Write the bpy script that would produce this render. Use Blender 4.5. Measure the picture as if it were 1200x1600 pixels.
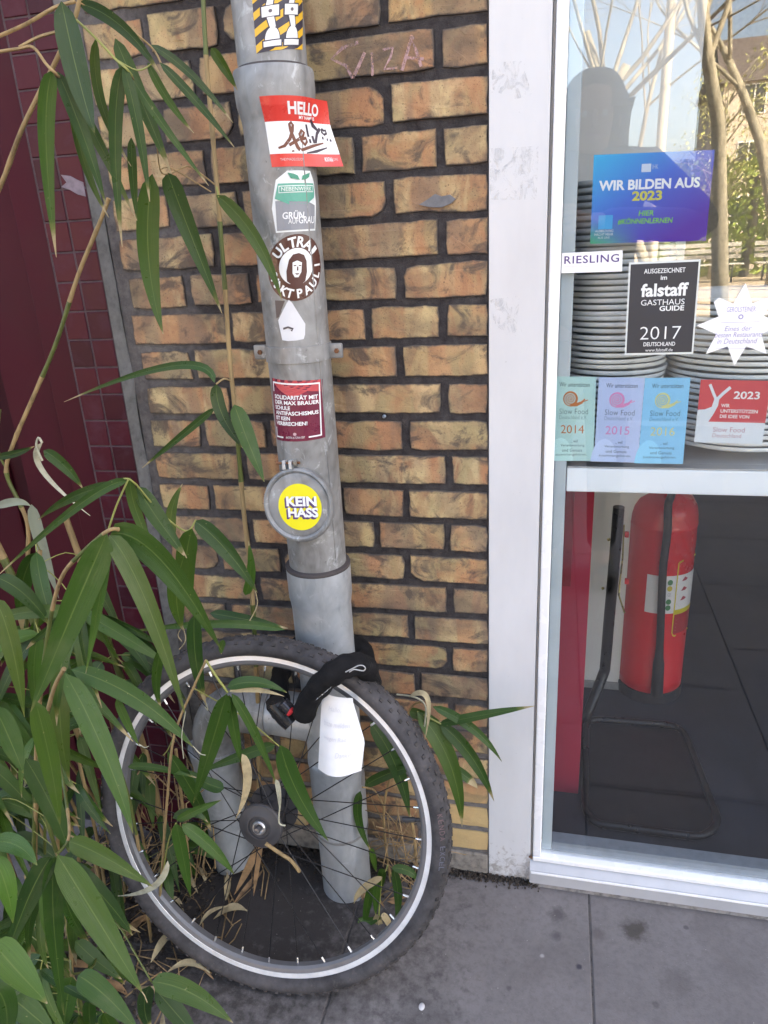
import bpy, bmesh, math, random
from mathutils import Vector, Matrix, Euler, noise
random.seed(11)
S = bpy.context.scene
COL = S.collection
PI = math.pi
rad = math.radians
for o in list(bpy.data.objects):
    bpy.data.objects.remove(o)

# ------------------------------------------------------------------ camera
F_PX = 1123.4                                   # focal length for a 1600 px tall picture
DIST, EYE = 1.2567, 1.3663                      # camera to wall plane (y = 0), height over the pavement
pitch, yaw, roll = rad(20.51), rad(14.023), rad(-3.118)
FWD = Vector((-math.sin(yaw)*math.cos(pitch), math.cos(yaw)*math.cos(pitch), -math.sin(pitch)))
r0 = Vector((math.cos(yaw), math.sin(yaw), 0)); u0 = r0.cross(FWD)
RGT = math.cos(roll)*r0 + math.sin(roll)*u0
UPV = -math.sin(roll)*r0 + math.cos(roll)*u0
CAM = Vector((0, -DIST, EYE))
cd = bpy.data.cameras.new('camera'); cam = bpy.data.objects.new('camera', cd); COL.objects.link(cam)
cam.matrix_world = Matrix(((RGT.x, UPV.x, -FWD.x, CAM.x), (RGT.y, UPV.y, -FWD.y, CAM.y), (RGT.z, UPV.z, -FWD.z, CAM.z), (0, 0, 0, 1)))
cd.sensor_fit = 'AUTO'; cd.sensor_width = 36; cd.lens = 36*F_PX/1600
cd.clip_start = 0.02; cd.clip_end = 600
S.camera = cam

# ------------------------------------------------------------------ sky, sun, exposure
SUN_EL, SUN_AZ = rad(40), rad(52)               # the sun stands behind the building, a little to the right
w = bpy.data.worlds.new('World'); S.world = w; w.use_nodes = True
wn = w.node_tree; bg = wn.nodes['Background']
sky = wn.nodes.new('ShaderNodeTexSky'); sky.sky_type = 'NISHITA'; sky.sun_disc = False
sky.sun_elevation = SUN_EL; sky.sun_rotation = SUN_AZ
sky.air_density = .8; sky.dust_density = 4.0; sky.ozone_density = .35
wn.links.new(sky.outputs[0], bg.inputs[0]); bg.inputs[1].default_value = 0.15
sd = bpy.data.lights.new('sun', 'SUN'); sun = bpy.data.objects.new('sun', sd); COL.objects.link(sun)
sd.energy = 5.0; sd.angle = rad(0.5); sd.color = (1, .95, .87)
sdir = Vector((math.sin(SUN_AZ)*math.cos(SUN_EL), math.cos(SUN_AZ)*math.cos(SUN_EL), math.sin(SUN_EL)))
sun.rotation_euler = sdir.to_track_quat('Z', 'Y').to_euler(); sun.location = (6, 8, 25)
S.view_settings.view_transform = 'Standard'; S.view_settings.look = 'None'
S.view_settings.exposure = 3.0; S.view_settings.gamma = 1; S.view_settings.use_curve_mapping = False
S.view_settings.use_white_balance = True; S.view_settings.white_balance_temperature = 7700; S.view_settings.white_balance_tint = 10

# ------------------------------------------------------------------ measuring helpers
def ray(px, py):
    return FWD + (px-600)/F_PX*RGT - (py-800)/F_PX*UPV
def at(px, py, y):                              # point of the plane y = const seen there
    d = ray(px, py); return CAM + d*((y-CAM.y)/d.y)
def atz(px, py, z=0.0):
    d = ray(px, py); return CAM + d*((z-CAM.z)/d.z)
def span(px, p):                                # metres that px pixels cover at point p
    return px*(p-CAM).dot(FWD)/F_PX

# ------------------------------------------------------------------ mesh helpers
class G:
    def __init__(s): s.v = []; s.f = []; s.m = []; s.uv = None
    def add(s, v, f, mi=0):
        n = len(s.v); s.v += [Vector(p) for p in v]; s.f += [tuple(i+n for i in q) for q in f]; s.m += [mi]*len(f); return s
    def box(s, x0, x1, y0, y1, z0, z1, mi=0):
        v = [(x, y, z) for z in (z0, z1) for y in (y0, y1) for x in (x0, x1)]
        return s.add(v, [(0, 2, 3, 1), (4, 5, 7, 6), (0, 1, 5, 4), (2, 6, 7, 3), (0, 4, 6, 2), (1, 3, 7, 5)], mi)
    def bbox(s, x0, x1, y0, y1, z0, z1, b=.003, seg=2, mi=0):
        bm = bmesh.new(); bmesh.ops.create_cube(bm, size=1)
        for v in bm.verts: v.co = Vector(((x0+x1)/2+v.co.x*(x1-x0), (y0+y1)/2+v.co.y*(y1-y0), (z0+z1)/2+v.co.z*(z1-z0)))
        bmesh.ops.bevel(bm, geom=bm.edges[:], offset=b, segments=seg, affect='EDGES', profile=.6)
        bm.verts.index_update()
        s.add([v.co.copy() for v in bm.verts], [[v.index for v in f.verts] for f in bm.faces], mi); bm.free(); return s
    def tube(s, pts, rr, n=8, caps=True, mi=0, mis=None):
        pts = [Vector(p) for p in pts]
        if not hasattr(rr, '__len__'): rr = [rr]*len(pts)
        t0 = (pts[1]-pts[0]).normalized(); a = Vector((0, 0, 1)) if abs(t0.z) < .9 else Vector((1, 0, 0))
        nrm = (a - t0*a.dot(t0)).normalized(); base = len(s.v)
        for i, p in enumerate(pts):
            t = ((pts[min(i+1, len(pts)-1)]-p).normalized() + (p-pts[max(i-1, 0)]).normalized())
            t = t.normalized() if t.length > 1e-9 else t0
            nrm = (nrm - t*nrm.dot(t)).normalized(); b = t.cross(nrm)
            for k in range(n):
                q = 2*PI*k/n; s.v.append(p + rr[i]*(math.cos(q)*nrm + math.sin(q)*b))
        for i in range(len(pts)-1):
            for k in range(n):
                k2 = (k+1) % n
                s.f.append((base+i*n+k, base+i*n+k2, base+(i+1)*n+k2, base+(i+1)*n+k)); s.m.append(mis[i] if mis else mi)
        if caps:
            s.f.append(tuple(base+k for k in reversed(range(n)))); s.m.append(mi)
            e = base+(len(pts)-1)*n; s.f.append(tuple(e+k for k in range(n))); s.m.append(mi)
        return s
    def lathe(s, prof, n=32, M=None, mi=0, closed=False):      # profile of (radius, height) round local Z
        base = len(s.v); M = M or Matrix()
        for r, h in prof:
            for k in range(n):
                q = 2*PI*k/n; s.v.append(M @ Vector((r*math.cos(q), r*math.sin(q), h)))
        m = len(prof)
        for i in range(m if closed else m-1):
            j = (i+1) % m
            for k in range(n):
                k2 = (k+1) % n; s.f.append((base+i*n+k, base+i*n+k2, base+j*n+k2, base+j*n+k)); s.m.append(mi)
        if not closed:
            if prof[0][0] > 1e-5: s.f.append(tuple(base+k for k in reversed(range(n)))); s.m.append(mi)
            if prof[-1][0] > 1e-5: e = base+(m-1)*n; s.f.append(tuple(e+k for k in range(n))); s.m.append(mi)
        return s
    def prism(s, poly, y0, y1, mi=0):                          # polygon of (x, z) between two depths
        n = len(poly)
        v = [(x, y0, z) for x, z in poly] + [(x, y1, z) for x, z in poly]
        f = [tuple(range(n)), tuple(range(2*n-1, n-1, -1))] + [(i, i+n, (i+1) % n+n, (i+1) % n) for i in range(n)]
        return s.add(v, f, mi)
    def make(s, name, mats, parent=None, smooth=False, world=True, kind=None):
        me = bpy.data.meshes.new(name)
        vv = s.v
        if parent is not None and world:
            inv = wmat(parent).inverted(); vv = [inv @ p for p in s.v]
        me.from_pydata([tuple(p) for p in vv], [], s.f)
        for m in (mats if isinstance(mats, (list, tuple)) else [mats]): me.materials.append(m)
        if any(s.m): me.polygons.foreach_set('material_index', s.m)
        if s.uv: 
            l = me.uv_layers.new(name='UVMap')
            for lp in me.loops: l.data[lp.index].uv = s.uv[lp.vertex_index]
        if smooth is True: me.polygons.foreach_set('use_smooth', [True]*len(me.polygons))
        elif smooth:
            me.polygons.foreach_set('use_smooth', [True]*len(me.polygons)); me.set_sharp_from_angle(angle=rad(smooth))
        me.update()
        o = bpy.data.objects.new(name, me); COL.objects.link(o)
        if parent is not None: o.parent = parent
        if kind: o['kind'] = kind
        return o
def wmat(o):
    m = o.matrix_basis.copy()
    while o.parent is not None:
        o = o.parent; m = o.matrix_basis @ m
    return m
def tag(o, label, cat, group=None):
    o['label'] = label; o['category'] = cat
    if group: o['group'] = group
    return o
def thing(name, label, cat, loc=(0, 0, 0), rot=(0, 0, 0), group=None):
    o = bpy.data.objects.new(name, None); COL.objects.link(o); o.empty_display_size = .05
    o.location = loc; o.rotation_euler = rot
    return tag(o, label, cat, group)
def struct(o):
    o['kind'] = 'structure'; return o
def axis_matrix(p, d):                                         # local Z along d, origin at p
    return Matrix.Translation(p) @ Vector(d).to_track_quat('Z', 'Y').to_matrix().to_4x4()

# ------------------------------------------------------------------ materials
class MB:
    def __init__(s, name):
        s.mat = bpy.data.materials.new(name); s.mat.use_nodes = True; s.t = s.mat.node_tree
        s.t.nodes.clear(); s.out = s.t.nodes.new('ShaderNodeOutputMaterial')
    def n(s, typ, ins=None, **props):
        nd = s.t.nodes.new('ShaderNode'+typ)
        for k, v in props.items(): setattr(nd, k, v)
        for k, v in (ins or {}).items():
            if hasattr(v, 'is_output'): s.t.links.new(v, nd.inputs[k])
            else:
                if isinstance(v, tuple) and len(v) == 3 and nd.inputs[k].type == 'RGBA': v = v+(1,)
                nd.inputs[k].default_value = v
        return nd
    def noise(s, scale, detail=4, rough=.55, vec=None, dist=0.0):
        d = {'Scale': scale, 'Detail': detail, 'Roughness': rough, 'Distortion': dist}
        if vec is not None: d['Vector'] = vec
        return s.n('TexNoise', d).outputs['Fac']
    def ramp(s, fac, stops, interp='LINEAR'):
        r = s.n('ValToRGB', {'Fac': fac}); e = r.color_ramp; e.interpolation = interp
        while len(e.elements) < len(stops): e.elements.new(.5)
        for el, (p, c) in zip(e.elements, stops):
            el.position = p; el.color = (c if isinstance(c, tuple) else (c, c, c))[:3]+(1,)
        return r.outputs['Color']
    def mix(s, fac, a, b, blend='MIX'):
        m = s.n('Mix', data_type='RGBA', blend_type=blend, clamp_factor=True)
        for k, v in ((0, fac), (6, a), (7, b)):
            if hasattr(v, 'is_output'): s.t.links.new(v, m.inputs[k])
            else: m.inputs[k].default_value = v+(1,) if isinstance(v, tuple) and len(v) == 3 else v
        return m.outputs[2]
    def math(s, op, a, b=0.0, c=0.0, clamp=False):
        m = s.n('Math', operation=op); m.use_clamp = clamp
        for k, v in enumerate((a, b, c)):
            if hasattr(v, 'is_output'): s.t.links.new(v, m.inputs[k])
            else: m.inputs[k].default_value = v
        return m.outputs[0]
    def pos(s): return s.n('NewGeometry').outputs['Position']
    def map(s, vec, scale=(1, 1, 1), loc=(0, 0, 0)):
        return s.n('Mapping', {'Vector': vec, 'Scale': scale, 'Location': loc}).outputs[0]
    def bump(s, h, dist=.002, strength=.6):
        return s.n('Bump', {'Height': h, 'Distance': dist, 'Strength': strength}).outputs[0]
    def principled(s, color, rough=.5, metal=0.0, normal=None, spec=.5, **k):
        d = {'Base Color': color, 'Roughness': rough, 'Metallic': metal, 'Specular IOR Level': spec}
        if normal is not None: d['Normal'] = normal
        d.update(k)
        b = s.n('BsdfPrincipled', d); s.t.links.new(b.outputs[0], s.out.inputs[0]); s.b = b; return s.mat
    def spot(s, vec, centre, r, soft=.5, distort=None):        # round mask for stains and painted shade, each of its own place
        v = s.n('VectorMath', {0: vec, 1: centre}, operation='SUBTRACT').outputs[0]
        l = s.n('VectorMath', {0: v}, operation='LENGTH').outputs['Value']
        if distort is not None: l = s.math('ADD', l, s.math('MULTIPLY', s.math('SUBTRACT', distort, .5), r*1.6))
        return s.n('MapRange', {'Value': l, 'From Min': r*(1-soft), 'From Max': r, 'To Min': 1.0, 'To Max': 0.0}).outputs[0]

def plain(name, col, rough=.5, metal=0.0, var=.12, scale=40, bump=0.0, spec=.5, streak=(1, 1, 1)):
    m = MB(name); p = m.map(m.pos(), streak)
    n = m.noise(scale, 5, .6, p)
    dark = tuple(c*(1-var*1.6) for c in col); lite = tuple(min(1, c*(1+var)) for c in col)
    c = m.ramp(n, [(.28, dark), (.5, col), (.74, lite)])
    r = m.ramp(n, [(.3, max(.02, rough-.08)), (.7, min(1, rough+.1))])
    return m.principled(c, r, metal, m.bump(m.noise(scale*4, 4, .6, p), .001, bump) if bump else None, spec)

# brick: every brick draws its own clay colour, then streaks, soot and worn edges
def brick_mat():
    m = MB('brick clay'); p = m.pos()
    oi = m.n('ObjectInfo'); rnd = oi.outputs['Random']
    base = m.ramp(rnd, [(0, (.42, .265, .125)), (.14, (.52, .375, .19)), (.28, (.42, .235, .12)), (.42, (.33, .225, .14)), (.56, (.57, .435, .24)), (.70, (.42, .21, .115)), (.84, (.48, .345, .175)), (1, (.36, .215, .14))])
    sh = m.n('CombineXYZ', {0: m.math('MULTIPLY', rnd, 37.0), 1: 0.0, 2: m.math('MULTIPLY', rnd, 91.0)}).outputs[0]
    q = m.n('VectorMath', {0: p, 1: sh}, operation='ADD').outputs[0]
    st = m.noise(1.0, 5, .6, m.map(q, (26, 10, 9)), .6)
    c = m.mix(m.ramp(st, [(.40, 0), (.62, 1)]), base, (.30, .165, .095))
    st2 = m.noise(1.0, 4, .6, m.map(q, (12, 10, 7), (5, 3, 1)), .8)
    c = m.mix(m.math('MULTIPLY', m.ramp(st2, [(.48, 0), (.62, 1)]), .75), c, (.56, .42, .22))
    bd = m.noise(1.0, 2, .4, m.map(q, (15, 2, 2), (21, 3, 8)), .3)
    c = m.mix(m.math('MULTIPLY', m.ramp(bd, [(.50, 0), (.56, 1)]), .62), c, (.45, .215, .11))
    ol = m.noise(1.0, 4, .55, m.map(q, (14, 4, 9), (31, 7, 2)), .8)
    c = m.mix(m.math('MULTIPLY', m.ramp(ol, [(.50, 0), (.62, 1)]), .6), c, (.34, .29, .15))
    bd2 = m.noise(1.0, 2, .4, m.map(q, (11, 2, 2), (2, 13, 28)), .3)
    c = m.mix(m.math('MULTIPLY', m.ramp(bd2, [(.54, 0), (.58, 1)]), .5), c, (.21, .155, .115))
    # dark fired patches and soot
    so = m.noise(1.0, 6, .62, m.map(q, (13, 10, 17), (9, 1, 4)), 1.2)
    c = m.mix(m.math('MULTIPLY', m.ramp(so, [(.515, 0), (.62, 1)]), .8), c, (.085, .070, .062))
    gl = m.noise(7.0, 5, .6, m.map(p, (1, 1, 1.6), (3, 0, 2)), .4)
    c = m.mix(m.math('MULTIPLY', m.ramp(gl, [(.48, 0), (.66, 1)]), .6), c, (.12, .092, .07))
    sp = m.noise(420, 2, .5, p)
    c = m.mix(m.ramp(sp, [(.30, .55), (.38, 0)]), c, (.07, .05, .045))
    ed = m.n('Attribute', attribute_name='edge').outputs['Fac']
    en = m.noise(70, 5, .65, p)
    em = m.math('MULTIPLY', m.ramp(m.math('ADD', m.math('MULTIPLY', ed, .62), m.math('MULTIPLY', en, .80)), [(.70, 0), (.98, 1)]), .9)
    pit = m.n('TexVoronoi', {'Vector': q, 'Scale': 55.0, 'Randomness': 1.0}).outputs['Distance']
    c = m.mix(m.ramp(pit, [(.04, .6), (.10, 0)]), c, (.06, .045, .04))
    c = m.mix(em, c, (.075, .066, .062))
    sx = m.n('SeparateXYZ', {0: p})
    cl = m.math('MULTIPLY', m.n('MapRange', {'Value': sx.outputs[2], 'From Min': .27, 'From Max': .18}).outputs[0], m.n('MapRange', {'Value': sx.outputs[0], 'From Min': -.24, 'From Max': -.19}).outputs[0])
    c = m.mix(m.math('MULTIPLY', cl, .75), c, (.62, .44, .21))                  # washed clean low beside the window
    h = m.math('ADD', m.noise(160, 5, .65, p), m.math('MULTIPLY', m.noise(30, 4, .6, p), 1.2))
    return m.principled(c, .86, 0, m.bump(h, .0016, .8), .25)
M_BRICK = brick_mat()
def mortar_mat():
    m = MB('sooty mortar'); p = m.pos()
    n = m.noise(60, 6, .65, p); big = m.noise(5, 4, .6, p, .5)
    c = m.ramp(n, [(.3, (.030, .026, .027)), (.7, (.075, .067, .068))])
    # low on the right and along the left edge the joints are washed pale
    sx = m.n('SeparateXYZ', {0: p})
    low = m.n('MapRange', {'Value': sx.outputs[2], 'From Min': .62, 'From Max': .25}).outputs[0]
    lef = m.n('MapRange', {'Value': sx.outputs[0], 'From Min': -.52, 'From Max': -.74}).outputs[0]
    msk = m.math('ADD', m.math('ADD', m.math('MULTIPLY', low, .55), m.math('MULTIPLY', lef, .38)), m.math('MULTIPLY', big, .55))
    c = m.mix(m.ramp(msk, [(.45, 0), (.85, 1)]), c, m.ramp(n, [(.3, (.13, .12, .12)), (.7, (.24, .225, .22))]))
    return m.principled(c, .92, 0, m.bump(m.math('ADD', n, m.noise(300, 4, .7, p)), .003, .8), .2)
M_MORTAR = mortar_mat()
def zinc_mat(name, lo, hi, rough=.42, metal=.55):
    m = MB(name); p = m.pos()
    sp = m.n('TexVoronoi', {'Vector': p, 'Scale': 70.0}, feature='SMOOTH_F1').outputs['Distance']
    n = m.noise(17, 6, .62, m.map(p, (1, 1, .55)), .8); n2 = m.noise(45, 5, .6, m.map(p, (1, 1, .25)), .3)
    c = m.mix(m.ramp(n, [(.32, 0), (.68, 1)]), lo, hi)
    c = m.mix(m.math('MULTIPLY', m.ramp(n2, [(.55, 0), (.75, 1)]), .45), c, tuple(v*.55 for v in lo))
    wt = m.noise(34, 6, .7, m.map(p, (1, 1, .7), (4, 2, 0)), 1.0)
    c = m.mix(m.math('MULTIPLY', m.ramp(wt, [(.58, 0), (.68, 1)]), .6), c, (.56, .58, .60))
    sc = m.noise(60, 5, .7, m.map(p, (1, 1, .5), (7, 7, 3)), 1.5)
    c = m.mix(m.math('MULTIPLY', m.ramp(sc, [(.66, 0), (.71, 1)]), .7), c, (.10, .10, .10))
    c = m.mix(m.math('MULTIPLY', sp, .18), c, (.7, .72, .74))
    return m.principled(c, m.ramp(n, [(.3, rough-.08), (.7, rough+.16)]), metal, m.bump(m.noise(110, 5, .6, p), .001, .35))
M_ZINC = zinc_mat('weathered zinc', (.135, .133, .130), (.32, .318, .312), .48, .3)
M_GALV = zinc_mat('galvanised steel', (.32, .345, .365), (.48, .505, .53), .42, .4)
M_SEAM = plain('dark pipe seam', (.06, .05, .05), .8)
M_RUST = plain('rusty screw', (.22, .10, .05), .8, .3, .4, 300)
def frame_paint():
    m = MB('white window paint'); p = m.pos(); n = m.noise(9, 5, .6, m.map(p, (1, 1, .35))); g = m.noise(55, 6, .7, p, .6)
    c = m.ramp(n, [(.3, (.58, .58, .595)), (.7, (.66, .66, .675))])
    z = m.n('SeparateXYZ', {0: p}).outputs[2]
    low = m.n('MapRange', {'Value': z, 'From Min': .16, 'From Max': .0}).outputs[0]
    c = m.mix(m.math('MULTIPLY', m.ramp(m.math('ADD', g, m.math('MULTIPLY', low, .30)), [(.68, 0), (.86, 1)]), .7), c, (.20, .17, .15))
    c = m.mix(m.math('MULTIPLY', m.ramp(m.noise(130, 3, .6, p), [(.72, 0), (.76, 1)]), .5), c, (.35, .34, .34))
    return m.principled(c, m.ramp(n, [(.3, .28), (.7, .40)]))
M_ALU = frame_paint()
M_BEAD = plain('glossy white bead', (.83, .83, .85), .25, 0, .02, 10)
M_SILL = plain('dull white sill', (.47, .475, .495), .35, .15, .06, 14)
M_INNER = plain('shaded inner frame white', (.50, .56, .60), .4, 0, .05, 10)  # white frame paint with interior shade put into its blue grey
M_RAIL = plain('inner rail paint', (.84, .88, .92), .35, 0, .02, 8)
M_STEEL = plain('brushed shelf steel', (.50, .51, .53), .35, .7, .1, 30, 0, .5, (.1, 1, 1))
def glass_mat():
    m = MB('window glass')
    f = m.n('LayerWeight', {'Blend': .5}).outputs['Facing']
    fr = m.math('ADD', m.math('MULTIPLY', m.math('POWER', f, 5.0), .90), .080)
    tr = m.n('BsdfTransparent', {'Color': (.965, .98, .98)}); gl = m.n('BsdfGlossy', {'Color': (1, 1, 1), 'Roughness': 0.0})
    mx = m.n('MixShader', {0: fr, 1: tr.outputs[0], 2: gl.outputs[0]})
    m.t.links.new(mx.outputs[0], m.out.inputs[0]); return m.mat
M_GLASS = glass_mat()
def slab_mat():
    m = MB('concrete slab'); p = m.pos(); oi = m.n('ObjectInfo').outputs['Random']
    n = m.noise(9, 6, .65, p, .4); n2 = m.noise(75, 5, .7, p)
    c = m.mix(m.ramp(n, [(.3, 0), (.7, 1)]), (.165, .151, .150), (.210, .192, .191))
    c = m.mix(m.math('MULTIPLY', m.ramp(n2, [(.35, 1), (.55, 0)]), .35), c, (.10, .090, .090))
    c = m.mix(m.math('MULTIPLY', oi, .25), c, (.13, .118, .118))
    v = m.n('TexVoronoi', {'Vector': p, 'Scale': 85.0}); 
    c = m.mix(m.ramp(v.outputs['Distance'], [(.0, .9), (.09, 0)]), c, m.mix(m.n('SeparateColor', {0: v.outputs['Color']}).outputs[0], (.05, .045, .045), (.42, .40, .39)))
    b = m.noise(4.2, 5, .6, p, .8)
    c = m.mix(m.math('MULTIPLY', m.ramp(b, [(.52, 0), (.68, 1)]), .28), c, (.085, .074, .070))
    dn = m.noise(40, 5, .65, p)
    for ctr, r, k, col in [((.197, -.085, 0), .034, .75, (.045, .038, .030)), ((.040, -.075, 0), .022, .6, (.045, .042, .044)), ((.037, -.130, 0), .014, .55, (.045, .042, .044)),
                           ((.125, -.11, 0), .02, .35, (.055, .045, .038)), ((.27, -.19, 0), .04, .3, (.06, .05, .045)), ((.30, -.06, 0), .006, .6, (.05, .048, .05)), ((.22, -.24, 0), .009, .5, (.06, .055, .055)), ((-.05, -.26, 0), .008, .6, (.06, .055, .055)), ((.01, -.18, 0), .005, .8, (.35, .34, .33)), ((-.2, -.36, 0), .09, .35, (.055, .05, .05)), ((.082, -.19, 0), .007, .8, (.03, .03, .045)), ((-.45, -.2, 0), .16, .4, (.05, .043, .042)), ((-.66, -.13, 0), .52, .86, (.030, .026, .025))]:  # widest soil stain also carries painted contact shade under wheel and bamboo
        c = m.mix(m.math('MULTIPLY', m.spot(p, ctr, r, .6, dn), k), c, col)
    return m.principled(c, .82, 0, m.bump(m.math('ADD', m.noise(220, 5, .7, p), m.math('MULTIPLY', n2, .8)), .0016, .8), .3)
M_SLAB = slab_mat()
M_JOINT = plain('joint dirt', (.095, .085, .08), .95, 0, .4, 120, .8)
M_DIRT = plain('damp soil', (.045, .035, .028), .95, 0, .5, 90, 1.0)
def tile_mat():
    m = MB('maroon glazed tile'); p = m.pos(); r = m.n('ObjectInfo').outputs['Random']
    c = m.ramp(r, [(0, (.038, .007, .013)), (.5, (.054, .008, .016)), (1, (.066, .0075, .016))])
    n = m.noise(30, 5, .6, p, .5)
    c = m.mix(m.math('MULTIPLY', m.ramp(n, [(.5, 0), (.75, 1)]), .3), c, (.10, .05, .07))
    return m.principled(c, m.ramp(n, [(.3, .30), (.7, .50)]), 0, m.bump(m.noise(14, 3, .5, p), .002, .12), .16)
M_TILE = tile_mat()
M_GROUT = plain('tile grout', (.075, .050, .056), .9, 0, .3, 60, .4)
M_PLASTER = plain('grey render edge', (.20, .195, .19), .9, 0, .25, 50, .6)
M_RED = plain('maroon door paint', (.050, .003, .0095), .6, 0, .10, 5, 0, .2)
M_RED_SHADE = plain('shaded maroon door paint', (.034, .002, .0065), .6, 0, .1, 5, 0, .2)  # copy of the door paint, darkened for the shade of the recess
M_SCUFF = plain('white scuff', (.20, .16, .19), .8, 0, .2, 90)

# ------------------------------------------------------------------ ground
CRS = .067                                                     # height of one brick course
g = G().box(-40, 40, -60, 14, -.30, -.060)
struct(g.make('ground', plain('ground under everything', (.07, .065, .06), .95)))
pave = struct(G().box(-14, 16, -4.2, -.004, -.058, -.0024).make('pavement', M_JOINT))
def slab_mesh(wd, ln):
    gg = G().bbox(-wd/2, wd/2, -ln/2, ln/2, -.05, 0, .0025, 1)
    return gg
cache = {}
for ci in range(-6, 8):
    x0 = .106 + .497*ci
    top = -.313 if ci % 2 == 0 else -.568
    ys = [-.006, top]
    while ys[-1] > -3.9: ys.append(ys[-1]-.5)
    for a, b in zip(ys[:-1], ys[1:]):
        ln = round(a-b-.003, 4); key = ln
        if key not in cache:
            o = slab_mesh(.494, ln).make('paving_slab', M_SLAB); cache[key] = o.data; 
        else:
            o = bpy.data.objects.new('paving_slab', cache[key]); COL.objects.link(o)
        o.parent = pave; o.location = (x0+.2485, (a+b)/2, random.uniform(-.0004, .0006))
        o.rotation_euler = (random.uniform(-.001, .001), random.uniform(-.001, .001), 0)
M_ASPH = plain('asphalt', (.055, .053, .052), .9, 0, .25, 30, .5)
struct(G().box(-38, 38, -11.2, -4.38, -.058, -.10+.05).make('road', M_ASPH))
kerb_m = plain('kerb granite', (.26, .25, .24), .8, 0, .3, 40, .4)
struct(G().box(-38, 38, -4.375, -4.205, -.059, .0).make('kerb', kerb_m))
struct(G().box(-38, 38, -11.38, -11.21, -.059, .02).make('kerb', kerb_m))
M_SAND = plain('sandy park path', (.50, .40, .29), .95, 0, .3, 1.5, .3)
struct(G().box(-39, 39, -50, -11.39, -.0595, .012).make('park_path', M_SAND))
M_LAWN = plain('rough grass', (.075, .10, .03), .95, 0, .4, 3, .5)

# ------------------------------------------------------------------ brick wall
bw = thing('brick_wall', 'sooty ochre brick wall behind the drainpipe, between red tiles and white window frame', 'wall', (-.46, 0, 0))
bed = G().box(-.805, -.1145, .0040, .24, 0, 2.5).make('mortar', M_MORTAR, bw)
G().bbox(-.79, -.1155, -.003, .006, .004, .060, .004).make('plinth', plain('crumbly plinth render', (.23, .205, .18), .95, 0, .35, 70, 1.0), bw)
PERP = {0: [-.67, -.537, -.271], 1: [-.594, -.455, -.188], 2: [-.67, -.532, -.273], 3: [-.592, -.323, -.188], 4: [-.672, -.539, -.275], 5: [-.592, -.46, -.19],
        6: [-.662, -.533, -.402, -.266], 7: [-.589, -.323, -.19], 8: [-.672, -.405, -.269], 9: [-.598, -.455, -.191], 10: [-.672, -.535, -.265], 11: [-.592, -.455, -.188],
        12: [-.672, -.53, -.40, -.27], 13: [-.596, -.46, -.329, -.191], 14: [-.671, -.535, -.271], 15: [-.594, -.455, -.192], 16: [-.67, -.402, -.271], 17: [-.594, -.46, -.194],
        18: [-.672, -.535, -.262], 19: [-.592, -.325, -.192], 20: [-.67, -.535, -.261], 21: [-.594, -.455, -.188], 22: [-.672, -.40, -.268], 23: [-.595, -.46, -.232], 24: [-.671, -.535, -.268]}
for k in range(-1, -12, -1): PERP[k] = [-.594, -.455, -.188] if k % 2 else [-.672, -.536, -.27]
def brick_mesh(wd, ht):
    nx = max(3, int(wd/.022)); nz = 3; pts = []
    def j(a): return random.gauss(0, a)
    for i in range(nx): pts.append((-wd/2+wd*i/nx, -ht/2))
    for i in range(nz): pts.append((wd/2, -ht/2+ht*i/nz))
    for i in range(nx): pts.append((wd/2-wd*i/nx, ht/2))
    for i in range(nz): pts.append((-wd/2, ht/2-ht*i/nz))
    tilt = random.gauss(0, .0007)
    corner = {0, nx, nx+nz, 2*nx+nz}
    out = []
    for i, (x, z) in enumerate(pts):
        jx, jz = j(.0008), j(.0008)
        if i in corner:
            kk = abs(random.gauss(.0008, .0010)) + (.006 if random.random() < .04 else 0); x -= math.copysign(kk, x); z -= math.copysign(kk*.8, z)
        out.append((x+jx, z+jz+tilt*x/.1))
    n = len(out); G_ = G()
    back = [(x, .05, z) for x, z in out]; lip = [(x, .0009, z) for x, z in out]
    inn = [(x-math.copysign(min(abs(x), .0020), x), random.gauss(.0002, .0002), z-math.copysign(min(abs(z), .0020), z)) for x, z in out]
    cen = [(x-math.copysign(min(abs(x), .012), x), random.gauss(0, .0003), z-math.copysign(min(abs(z), .012), z)) for x, z in out]
    G_.add(inn+lip+back+cen, [tuple(range(3*n, 4*n))] + [(3*n+i, i, (i+1) % n, 3*n+(i+1) % n) for i in range(n)] + [(i, n+i, n+(i+1) % n, (i+1) % n) for i in range(n)] + [(n+i, 2*n+i, 2*n+(i+1) % n, n+(i+1) % n) for i in range(n)])
    return G_, n
for k, xs in sorted(PERP.items()):
    zc = (24.93-k+.5)*CRS
    ed = [-.794+random.uniform(0, .010)] + [x+random.uniform(-.002, .002) for x in xs] + [-.109]
    for a, b in zip(ed[:-1], ed[1:]):
        jw = .0065
        x0, x1 = a+jw+random.uniform(-.001, .001), b-jw
        if b == -.109: x1 = -.1155
        G_, n = brick_mesh(x1-x0, .0535+random.uniform(-.0015, .0015))
        o = G_.make('brick', M_BRICK)
        at_ = o.data.attributes.new('edge', 'FLOAT', 'POINT')
        at_.data.foreach_set('value', [0.62]*n + [1.0]*(2*n) + [0.0]*n)
        o.parent = bw; o.location = ((x0+x1)/2+.46, random.gauss(0, .0009)-.0005, zc+random.uniform(-.001, .001))
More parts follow.
